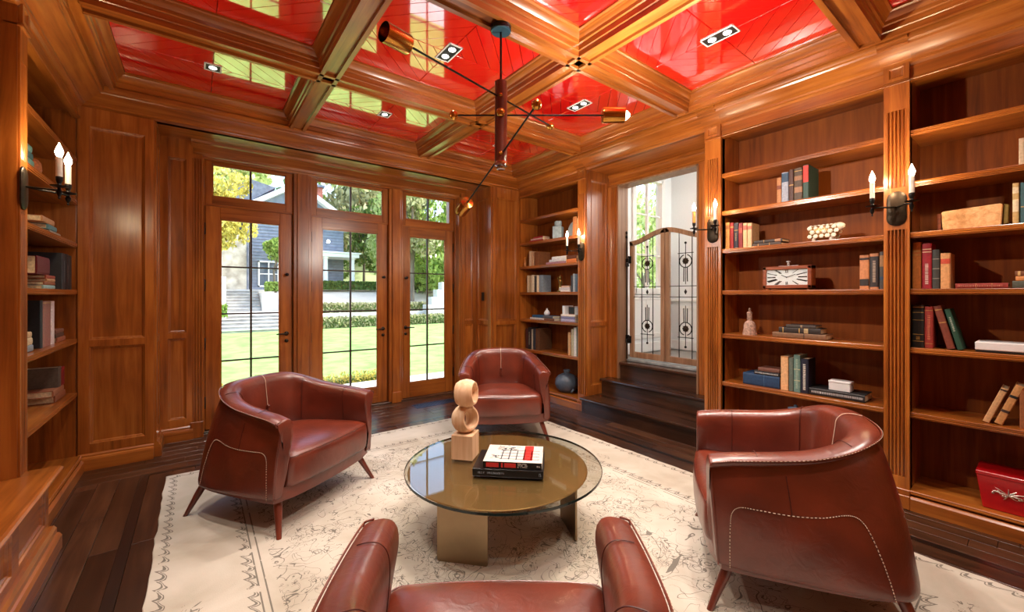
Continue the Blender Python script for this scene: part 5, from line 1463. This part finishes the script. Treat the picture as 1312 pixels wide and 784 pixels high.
# pale wooden trough
plain('olive_end', rgb(120, 100, 40), .5, var=.15)
b = thing('wood_trough', 'pale worn wooden trough block on the shelf under the sconce arm', 'ornament', put(0.304, 1.81, .10), R(-90))
m = MB().prism([(-.122, .02), (-.118, .004), (.108, 0), (.124, .008), (.130, .128), (.118, .134), (-.122, .122), (-.126, .115)], lambda x, z, y: (x, y, z + .004), 0, .115)
m.obj('block', 'paleoak', b, bevel=.004)
MB().prism([(.132, .01), (.150, .02), (.152, .128), (.134, .134)], lambda x, z, y: (x, y, z), .01, .11).obj('end_block', 'olive_end', b, bevel=.003)
bx('end_block', (-.146, .01, 0), (-.128, .11, .115), 'clockwood', b, bevel=.003)
bx('stand', (-.115, .004, 0), (.115, .11, .0045), 'clockwood', b)

# ---- lower shelf of the clock bookcase
plain('sky_glaze', rgb(120, 160, 190), .2, var=.1)
b = thing('blue_canister', 'pale blue glazed canister low behind the right armchair', 'canister', put(1.245, .125, .10))
MB().lathe([(.055, 0), (.062, .01), (.062, .30), (.052, .33), (.05, .345)], (0, 0, 0), 20).obj('body', 'sky_glaze', b, smooth=40)
MB().lathe([(.054, .345), (.054, .365), (.015, .375), (.012, .39), (.002, .395)], (0, 0, 0), 20).obj('lid', 'sky_glaze', b, smooth=40)

# ---- corner bookcase ornaments
plain('celadon', rgb(150, 170, 184), .2, var=.15, scale=25); plain('plate_glaze', rgb(176, 190, 206), .12, var=.05)
b = thing('lidded_jar', 'square grey blue ceramic jar with lid in the corner bookcase', 'jar', put(3.985, 2.145, .10), R(-60))
bx('body', (-.062, -.062, 0), (.062, .062, .165), 'celadon', b, bevel=.012, segs=3)
MB().lathe([(.042, .165), (.042, .178), (.050, .180), (.050, .225), (.044, .235)], (0, 0, 0), 20).obj('lid', 'celadon', b, smooth=40)
b = thing('display_plate', 'round pale blue plate standing behind the jar', 'plate', put(3.80, 2.145, .24))
q = Vector((-1, 0, .18)).normalized()
MB().lathe([(.001, 0), (.07, 0), (.115, .018), (.118, .022), (.112, .022), (.068, .006), (.001, .005)], (0, 0, .117), 32, tuple(q)).obj('dish', 'plate_glaze', b, smooth=50)
MB().box((.0, -.05, 0), (.07, -.04, .012)).box((.0, .04, 0), (.07, .05, .012)).box((.055, -.05, 0), (.065, .05, .09)).obj('easel', 'clockwood', b)
plain('amber', rgb(176, 110, 60), .25, var=.1)
b = thing('amber_bottle', 'tiny amber bottle at the end of the corner shelf', 'bottle', put(4.63, 1.81, .06))
MB().lathe([(.018, 0), (.020, .005), (.020, .06), (.008, .08), (.008, .105), (.011, .11)], (0, 0, 0), 14).obj('body', 'amber', b, smooth=40)
MB().lathe([(.009, .105), (.009, .125), (.004, .13)], (0, 0, 0), 10).obj('stopper', 'brass', b, smooth=40)
plain('gilt_bronze', rgb(130, 104, 56), .3, .8, var=.2)
b = thing('gold_figurine', 'slender gilt standing figure on the corner shelf', 'figurine', put(3.925, 1.44, .08))
bx('base', (-.03, -.03, 0), (.03, .03, .02), 'gilt_bronze', b, bevel=.004)
MB().lathe([(.016, .02), (.026, .03), (.020, .07), (.016, .10), (.024, .125), (.026, .15), (.010, .17)], (0, 0, 0), 12).tube([(0, -.022, .15), (.0, -.04, .12), (-.01, -.035, .09)], .007, 7).tube([(0, .022, .15), (0, .042, .165), (-.005, .035, .20)], .007, 7).obj('body', 'gilt_bronze', b, smooth=50)
MB().ball((0, 0, .188), .018, 10, 8).lathe([(.012, .198), (.008, .21), (.003, .225)], (0, 0, 0), 8).obj('head', 'gilt_bronze', b, smooth=50)
plain('white_glaze', rgb(226, 230, 232), .2, var=.02)
b = thing('white_vase', 'small white bottle vase standing on the blue book', 'vase', put(4.205, 1.1180, .10))
MB().lathe([(.022, 0), (.038, .012), (.042, .035), (.030, .062), (.013, .080), (.012, .095), (.016, .10), (.010, .099)], (0, 0, 0), 18).obj('body', 'white_glaze', b, smooth=50)
plain('grey_slab', rgb(170, 172, 172), .5, var=.15); 
b = thing('white_slab', 'upright white marble slab beside the lavender book stack', 'ornament', put(3.843, 1.055, .06))
bx('slab', (0, -.022, 0), (.16, .022, .205), 'white_glaze', b, bevel=.003)
b = thing('dark_frame', 'small dark square panel standing on the ivory book', 'frame', put(3.735, 1.1485, .10))
bx('panel', (0, -.055, 0), (.012, .055, .105), 'clockwood', b, bevel=.002)
bx('face', (-.002, -.045, .01), (0, .045, .095), 'ledger_black', b)
b = thing('grey_tile', 'light grey square tile standing on the ivory book', 'ornament', put(3.625, 1.1485, .09))
bx('tile', (0, -.05, 0), (.012, .05, .11), 'grey_slab', b, bevel=.002)
plain('slate_glaze', rgb(86, 98, 112), .45, var=.2, scale=12, bump=.2)
b = thing('round_vase', 'large round slate grey vase on the bottom of the corner bookcase', 'vase', put(3.885, .125, .16))
MB().lathe([(.06, 0), (.085, .005), (.135, .05), (.155, .11), (.148, .165), (.115, .21), (.06, .237), (.038, .243), (.036, .262), (.044, .268), (.044, .285), (.036, .29), (.028, .27)], (0, 0, 0), 28).obj('body', 'slate_glaze', b, smooth=50)
MB().tube([(-.03, -.15, .055), (-.06, -.16, .04), (-.05, -.135, .02)], .012, 8).obj('lug', 'slate_glaze', b, smooth=50)

# ---- left bookcase ornaments
plain('basket', rgb(150, 84, 44), .6, var=.25, scale=80, bump=.5); plain('pearl', rgb(170, 200, 196), .15, .3, var=.1); plain('teal_glaze', rgb(90, 160, 170), .2, var=.1)
b = thing('brown_jar', 'small round brown woven jar next to the teal book stack', 'jar', put(3.91, 2.145, .10, 'L'))
MB().lathe([(.04, 0), (.055, .01), (.066, .05), (.062, .09), (.05, .11), (.046, .10)], (0, 0, 0), 18).obj('body', 'basket', b, smooth=50)
b = thing('teal_bird', 'small teal ceramic bird at the shelf edge under the left sconce', 'figurine', put(3.46, 1.81, .03, 'L'))
MB().ball((0, 0, .045), .03, 12, 8, (.8, 1.2, 1.1)).ball((0, -.02, .098), .017, 10, 8).lathe([(.005, 0), (.001, .02)], (0, -.034, .098), 8, (0, -1, 0)).obj('body', 'teal_glaze', b, smooth=60)
MB().lathe([(.022, 0), (.024, .004), (.014, .014)], (0, 0, 0), 12).obj('foot', 'teal_glaze', b, smooth=50)
b = thing('teal_box', 'small teal box on top of the beige book', 'box', put(3.52, 1.1765, .08, 'L'))
bx('base', (-.09, -.07, 0), (.0, .07, .05), 'teal_glaze', b, bevel=.004)
bx('lid', (-.092, -.072, .05), (.002, .072, .07), 'teal_glaze', b, bevel=.004)
b = thing('pearl_vase', 'rounded pearly glass vase at the shelf end of the left bookcase', 'vase', put(3.46, .63, .085, 'L'))
MB().lathe([(.035, 0), (.05, .005), (.07, .05), (.076, .10), (.066, .15), (.045, .178), (.03, .185), (.024, .18)], (0, 0, 0), 22).obj('body', 'pearl', b, smooth=50)

# ================================================================== GARDEN AND HOUSE
o = bx('ground_lawn', (-12, 6.9, -0.6), (30, 20.0, -0.13), 'lawn'); struct(o, 'bright green mown lawn beyond the garden doors', 'lawn')
o = bx('ground_patio', (-6, 5.46, -0.6), (9, 6.9, -0.03), 'stone_light'); struct(o, 'white stone patio outside the garden doors', 'patio')
rg_ = random.Random(21)
def leaves(mb, fn, count, size):
    for _ in range(count):
        p = Vector(fn()); s = size * rg_.uniform(.6, 1.4)
        e = Euler((rg_.uniform(0, 6.3), rg_.uniform(0, 6.3), rg_.uniform(0, 6.3))).to_matrix()
        a, b = e @ Vector((s, 0, 0)), e @ Vector((0, s * .55, 0)); c = e @ Vector((0, 0, s * .15))
        mb.add([p - a, p - b + c, p + a, p + b + c], [(0, 1, 2, 3)])
def hedge(label, a, b, mat, n, size, name='hedge'):
    t = thing(name, label, 'hedge', ((a[0] + b[0]) / 2, (a[1] + b[1]) / 2, a[2]))
    sx, sy, sz = [(q - p) / 2 for p, q in zip(a, b)]
    core = MB().box((-sx + .04, -sy + .04, 0), (sx - .04, sy - .04, 2 * sz - .06)); core.obj('branch_core', 'leaf_dark', t)
    m = MB()
    def fn():
        f = rg_.random()
        x, y, z = rg_.uniform(-sx, sx), rg_.uniform(-sy, sy), rg_.uniform(0.02, 2 * sz)
        if f < .5: y = -sy + rg_.uniform(-.02, .05)
        elif f < .9: z = 2 * sz + rg_.uniform(-.06, .03)
        else: x = rg_.choice((-sx, sx))
        return (x, y, z)
    leaves(m, fn, n, size); f = m.obj('foliage', mat, t); f['kind'] = 'stuff'
    return t
hedge('low yellow flowering border along the patio', (-3.0, 7.02, -.13), (2.75, 7.38, .06), 'leaf_yellow', 5200, .022, 'flower_border')
hedge('low clipped hedge at the far edge of the lawn', (4.4, 20.05, -.13), (24, 20.7, .34), 'leaf_olive', 5200, .075)
hedge('clipped hedge on top of the low garden wall', (4.4, 22.0, .50), (24, 22.6, .96), 'leaf_olive', 4600, .075)
hedge('dark green hedge in front of the porch', (5.2, 25.95, 1.72), (16, 26.5, 2.2), 'leaf_dark', 3600, .08)
hedge('small round hedge beside the garden stairs', (2.95, 25.6, 1.60), (4.25, 26.2, 2.08), 'leaf_green', 1600, .06)
hedge('small shrub at the foot of the pale pillar', (-0.35, 20.1, .5), (0.95, 20.7, 1.0), 'leaf_green', 700, .06)

def wall(name, label, a, b, mat, cat='wall', **k):
    o = bx(name, a, b, mat, **k); return tag(o, label, cat)
wall('garden_wall', 'low pale retaining wall behind the lawn hedge', (4.3, 21.2, -.2), (26, 21.9, .50), 'stone_light', bevel=.02)
st = thing('garden_steps', 'wide shallow stone steps rising from the lawn', 'steps', (0, 0, 0))
for k in range(5):
    bx('step', (-8, 20.05 + k * .55, -.3), (4.3, 23.2, -.06 + k * .125), 'stone_step', st)
    bx('tread', (-8, 19.98 + k * .55, -.06 + k * .125), (4.3, 20.62 + k * .55, -.02 + k * .125), 'stone_step', st, bevel=.01)
o = bx('ground_terrace', (-12, 23.2, -.3), (4.3, 25.6, .55), 'stone_light'); struct(o, 'pale stone terrace above the wide garden steps', 'terrace')
m = MB().prism([(22.6, .3), (22.6, .62), (26.6, 1.72), (32, 1.76), (32, .3)], lambda y, z, x: (x, y, z), 4.3, 30)
o = m.obj('ground_drive', 'drive'); struct(o, 'sunlit beige forecourt sloping up behind the hedges', 'ground')
o = bx('ground_upper', (-12, 27.4, .3), (4.3, 40, 1.72), 'stone_light'); struct(o, 'upper stone terrace in front of the house', 'terrace')
st = thing('garden_stairs', 'grey stone stairs up to the house entrance', 'steps', (0, 0, 0))
for k in range(7):
    bx('step', (1.17, 25.66 + k * .25, .56), (2.73, 27.38, .67 + k * .155), 'stone_step', st)
    bx('tread', (1.17, 25.61 + k * .25, .67 + k * .155), (2.73, 25.95 + k * .24, .72 + k * .155), 'stone_step', st, bevel=.008)
wall('stair_wall', 'white rendered wall right of the garden stairs', (2.75, 25.5, .3), (4.3, 27.4, 1.52), 'stone_light', bevel=.02)
wall('stair_wall', 'pale wall left of the garden stairs', (-6, 25.4, .3), (1.15, 27.4, 1.9), 'stone_light', bevel=.02)
wall('gate_pier', 'pale square pillar beside the lawn steps', (0.35, 21.70, .357), (1.0, 22.15, 2.2), 'stone_light', bevel=.03)
# house: stone wing, gabled main block, porch, chimney
hs = thing('neighbour_house', 'grey sided house with gable, stone wing and columned porch', 'house', (4.9, 28.5, 1.7))
HX = 4.9; HY = 28.5; HZ = 1.7
def H(a, b): return ((a[0] - HX, a[1] - HY, a[2] - HZ), (b[0] - HX, b[1] - HY, b[2] - HZ))
bx('stone_wing', *H((-4.5, 28.4, 1.7), (2.35, 34, 4.9)), 'stone_wall', hs)
MB().prism([(-5.2, 3.2), (-1.1, 6.2), (-2.4, 6.5), (-6, 4.0)], lambda x, z, y: (x, y, z), 0, 6).obj('wing_roof', 'roof_slate', hs)
m = MB().prism([(-2.4, 0), (2.9, 0), (2.9, 4.6), (0.1, 6.55), (-2.4, 5.0)], lambda x, z, y: (x, y, z), .3, 8)
m.obj('gable_wall', 'siding', hs)
m = MB()
for k in range(26): m.box((-2.42, .27, .2 + k * .19), (2.92, .30, .22 + k * .19))
m.obj('siding_laps', 'roof_slate', hs)
m = MB().prism([(-3.4, 4.55), (0.1, 6.75), (3.5, 4.45), (3.5, 4.15), (0.1, 6.45), (-3.4, 4.25)], lambda x, z, y: (x, y, z), -.3, 8.2)
m.obj('gable_roof', 'white_paint', hs)
MB().prism([(-3.35, 4.62), (0.1, 6.80), (3.45, 4.52), (3.45, 4.46), (0.1, 6.76), (-3.35, 4.56)], lambda x, z, y: (x, y, z), -.25, 8.2).obj('roof_covering', 'roof_slate', hs)
bx('chimney', (1.15, 1.6, 4.6), (1.9, 2.4, 7.0), 'brick_wall', hs, bevel=.02)
bx('chimney_cap', (1.05, 1.5, 7.0), (2.0, 2.5, 7.15), 'roof_slate', hs)
bx('brick_bay', (-.35, .15, 2.2), (1.4, .32, 4.4), 'drive', hs)
MB().tube([(-2.55, -.08, 0), (-2.55, -.08, 4.6)], .06, 8).obj('downpipe', 'roof_slate', hs)
# windows of the house
for (x0, x1, z0, z1) in ((-2.0, -.9, .2, 1.75), (0.1, 1.1, .2, 1.75), (-5.5, -4.6, .6, 1.8)):
    y = .26 if x0 > -2.5 else -.12
    f = MB().box((x0, y - .06, z0), (x0 + .08, y + .02, z1)).box((x1 - .08, y - .06, z0), (x1, y + .02, z1)).box((x0, y - .06, z0), (x1, y + .02, z0 + .08)).box((x0, y - .06, z1 - .08), (x1, y + .02, z1)).box(((x0 + x1) / 2 - .03, y - .05, z0), ((x0 + x1) / 2 + .03, y + .02, z1)).box((x0, y - .05, (z0 + z1) / 2 - .025), (x1, y + .02, (z0 + z1) / 2 + .025)).obj('window', 'white_paint', hs)
    xm_, zm_ = (x0 + x1) / 2, (z0 + z1) / 2
    for a, b in ((x0 + .08, xm_ - .03), (xm_ + .03, x1 - .08)):
        for c, d in ((z0 + .08, zm_ - .025), (zm_ + .025, z1 - .08)):
            bx('pane', (a, y - .02, c), (b, y - .012, d), 'house_glass' if 'house_glass' in MATS else plain('house_glass', rgb(70, 84, 100), .1, var=.1), f)
# porch
pr = MB().box((1.0, -1.8, 2.05), (3.3, .3, 2.28)).box((.9, -1.9, 2.28), (3.4, .3, 2.36)); pr.obj('porch_roof', 'white_paint', hs, bevel=.01)
for x in (1.35, 2.95):
    MB().lathe([(.2, 0), (.2, .12), (.15, .16), (.14, 1.0), (.125, 1.9), (.18, 1.96), (.18, 2.05)], (x, -1.55, 0), 16).obj('porch_column', 'white_paint', hs, smooth=40)
bx('porch_floor', (.9, -1.9, -.1), (3.4, .3, .0), 'stone_light', hs)
# white stepped wall at right
st = thing('stepped_wall', 'white stepped garden wall beyond the right garden door', 'wall', (10.8, 20.9, -.13))
for k in range(4):
    bx('block', (-.75 + k * .32, 0, 0), (-.43 + k * .32 if k < 3 else 3.0, .5, 1.0 + k * .42), 'stone_light', st, bevel=.02)

def tree(label, x, y, zg, ht, cr, mat, n, size, zc=.62, trunk=.13, sq=1.0, name='tree'):
    t = thing(name, label, 'tree', (x, y, zg), rg_.uniform(0, 6), 'trees around the garden')
    pts = [(0, 0, 0), (rg_.uniform(-.1, .1), rg_.uniform(-.1, .1), ht * .35), (rg_.uniform(-.25, .25), rg_.uniform(-.25, .25), ht * .7)]
    m = MB().tube(pts, [trunk, trunk * .7, trunk * .3], 8)
    for k in range(5):
        a = k * 1.26; m.tube([(0, 0, ht * (.35 + .05 * k)), (math.cos(a) * cr * .6, math.sin(a) * cr * .6, ht * (.55 + .06 * k))], [trunk * .45, trunk * .12], 6)
    m.obj('trunk', 'bark', t, smooth=50)
    blobs = [(rg_.gauss(0, cr * .45), rg_.gauss(0, cr * .45), ht * zc + rg_.uniform(-.5, .5) * ht * (1 - zc) * 1.5 * sq, cr * rg_.uniform(.35, .6)) for _ in range(14)]
    m = MB()
    def fn():
        bxx, by, bz, br = rg_.choice(blobs); v = Vector((rg_.gauss(0, 1), rg_.gauss(0, 1), rg_.gauss(0, 1))).normalized() * br * rg_.uniform(.75, 1.05)
        return (bxx + v.x, by + v.y, bz + v.z)
    leaves(m, fn, n, size); f = m.obj('foliage', mat, t); f['kind'] = 'stuff'
    return t
tree('yellow autumn tree on the terrace before the stone wing', 0.75, 23.9, .56, 7.6, 1.5, 'leaf_yellow', 3000, .12, .68)
tree('tall yellow green tree behind the stone wing roof', -1.5, 40, 1.7, 12, 3.6, 'leaf_light', 3600, .26)
tree('small round clipped tree beside the house steps', 3.55, 26.75, 1.53, 3.5, .85, 'leaf_green', 3000, .08, .72, .07, .5)
tree('light green tree right of the porch', 10.8, 28.0, 1.76, 7.2, 1.9, 'leaf_light', 4200, .15, .55)
tree('dark green evergreen behind the porch', 11.6, 36.5, 1.6, 8.5, 2.3, 'leaf_dark', 3600, .18, .5)
tree('tall light green tree over the forecourt', 13.2, 31.5, 1.7, 11, 3.0, 'leaf_light', 4600, .2, .58)
tree('pale trunked olive green tree by the stepped wall', 10.6, 24.2, 1.0, 8.5, 1.9, 'leaf_olive', 4200, .14, .66, .2)
tree('deep green tree beside the stepped wall', 12.6, 24.9, 1.0, 9.0, 2.2, 'leaf_green', 4600, .15, .5)
tree('leafy tree behind the stepped wall, beyond the deep green tree', 15.2, 24.5, 1.0, 9.5, 2.6, 'leaf_green', 3600, .18, .52)
tree('bushy green tree by the forecourt, low crown', 13.6, 28.6, 1.7, 5.2, 1.5, 'leaf_green', 3000, .13, .45)
tree('yellow green tree outside the hall window', 9.3, 6.3, -.13, 4.6, 1.3, 'leaf_light', 3600, .08, .55)
tree('green shrub tree outside the hall window, low', 7.9, 5.4, -.13, 3.0, .8, 'leaf_light', 2400, .06, .6, .06)
for k in range(12):
    tree('hillside tree far behind the house, %s' % ('olive crown', 'pale crown', 'green crown')[k % 3], -14 + k * 4.6 + rg_.uniform(-1, 1), 46 + (k % 3) * 5, 5.0 + (k % 3) * 1.5, 11 + rg_.uniform(0, 4), 4.2, ('leaf_olive', 'leaf_light', 'leaf_green')[k % 3], 2200, .42, .5)
m = MB(); NX, NY = 30, 8
vs_, fs_ = [], []
for j in range(NY + 1):
    for i in range(NX + 1):
        x = -60 + 150 * i / NX; y = 40 + 60 * j / NY
        vs_.append((x, y, 1.5 + 17 * (j / NY) ** .8 + 1.5 * math.sin(i * .9 + j) * (j / NY)))
for j in range(NY):
    for i in range(NX):
        a = j * (NX + 1) + i; fs_.append((a, a + 1, a + NX + 2, a + NX + 1))
o = m.add(vs_, fs_).obj('ground_hill', 'hill', smooth=60); struct(o, 'wooded hillside far behind the house', 'hill')
o = bx('ground_side', (4.4, 3.7, -.6), (30, 6.9, -.14), 'lawn'); struct(o, 'grass strip outside the hall window', 'lawn')
o = bx('ground_far', (-60, 32, -.7), (90, 42, 1.55), 'hill'); struct(o, 'ground behind the house', 'ground')
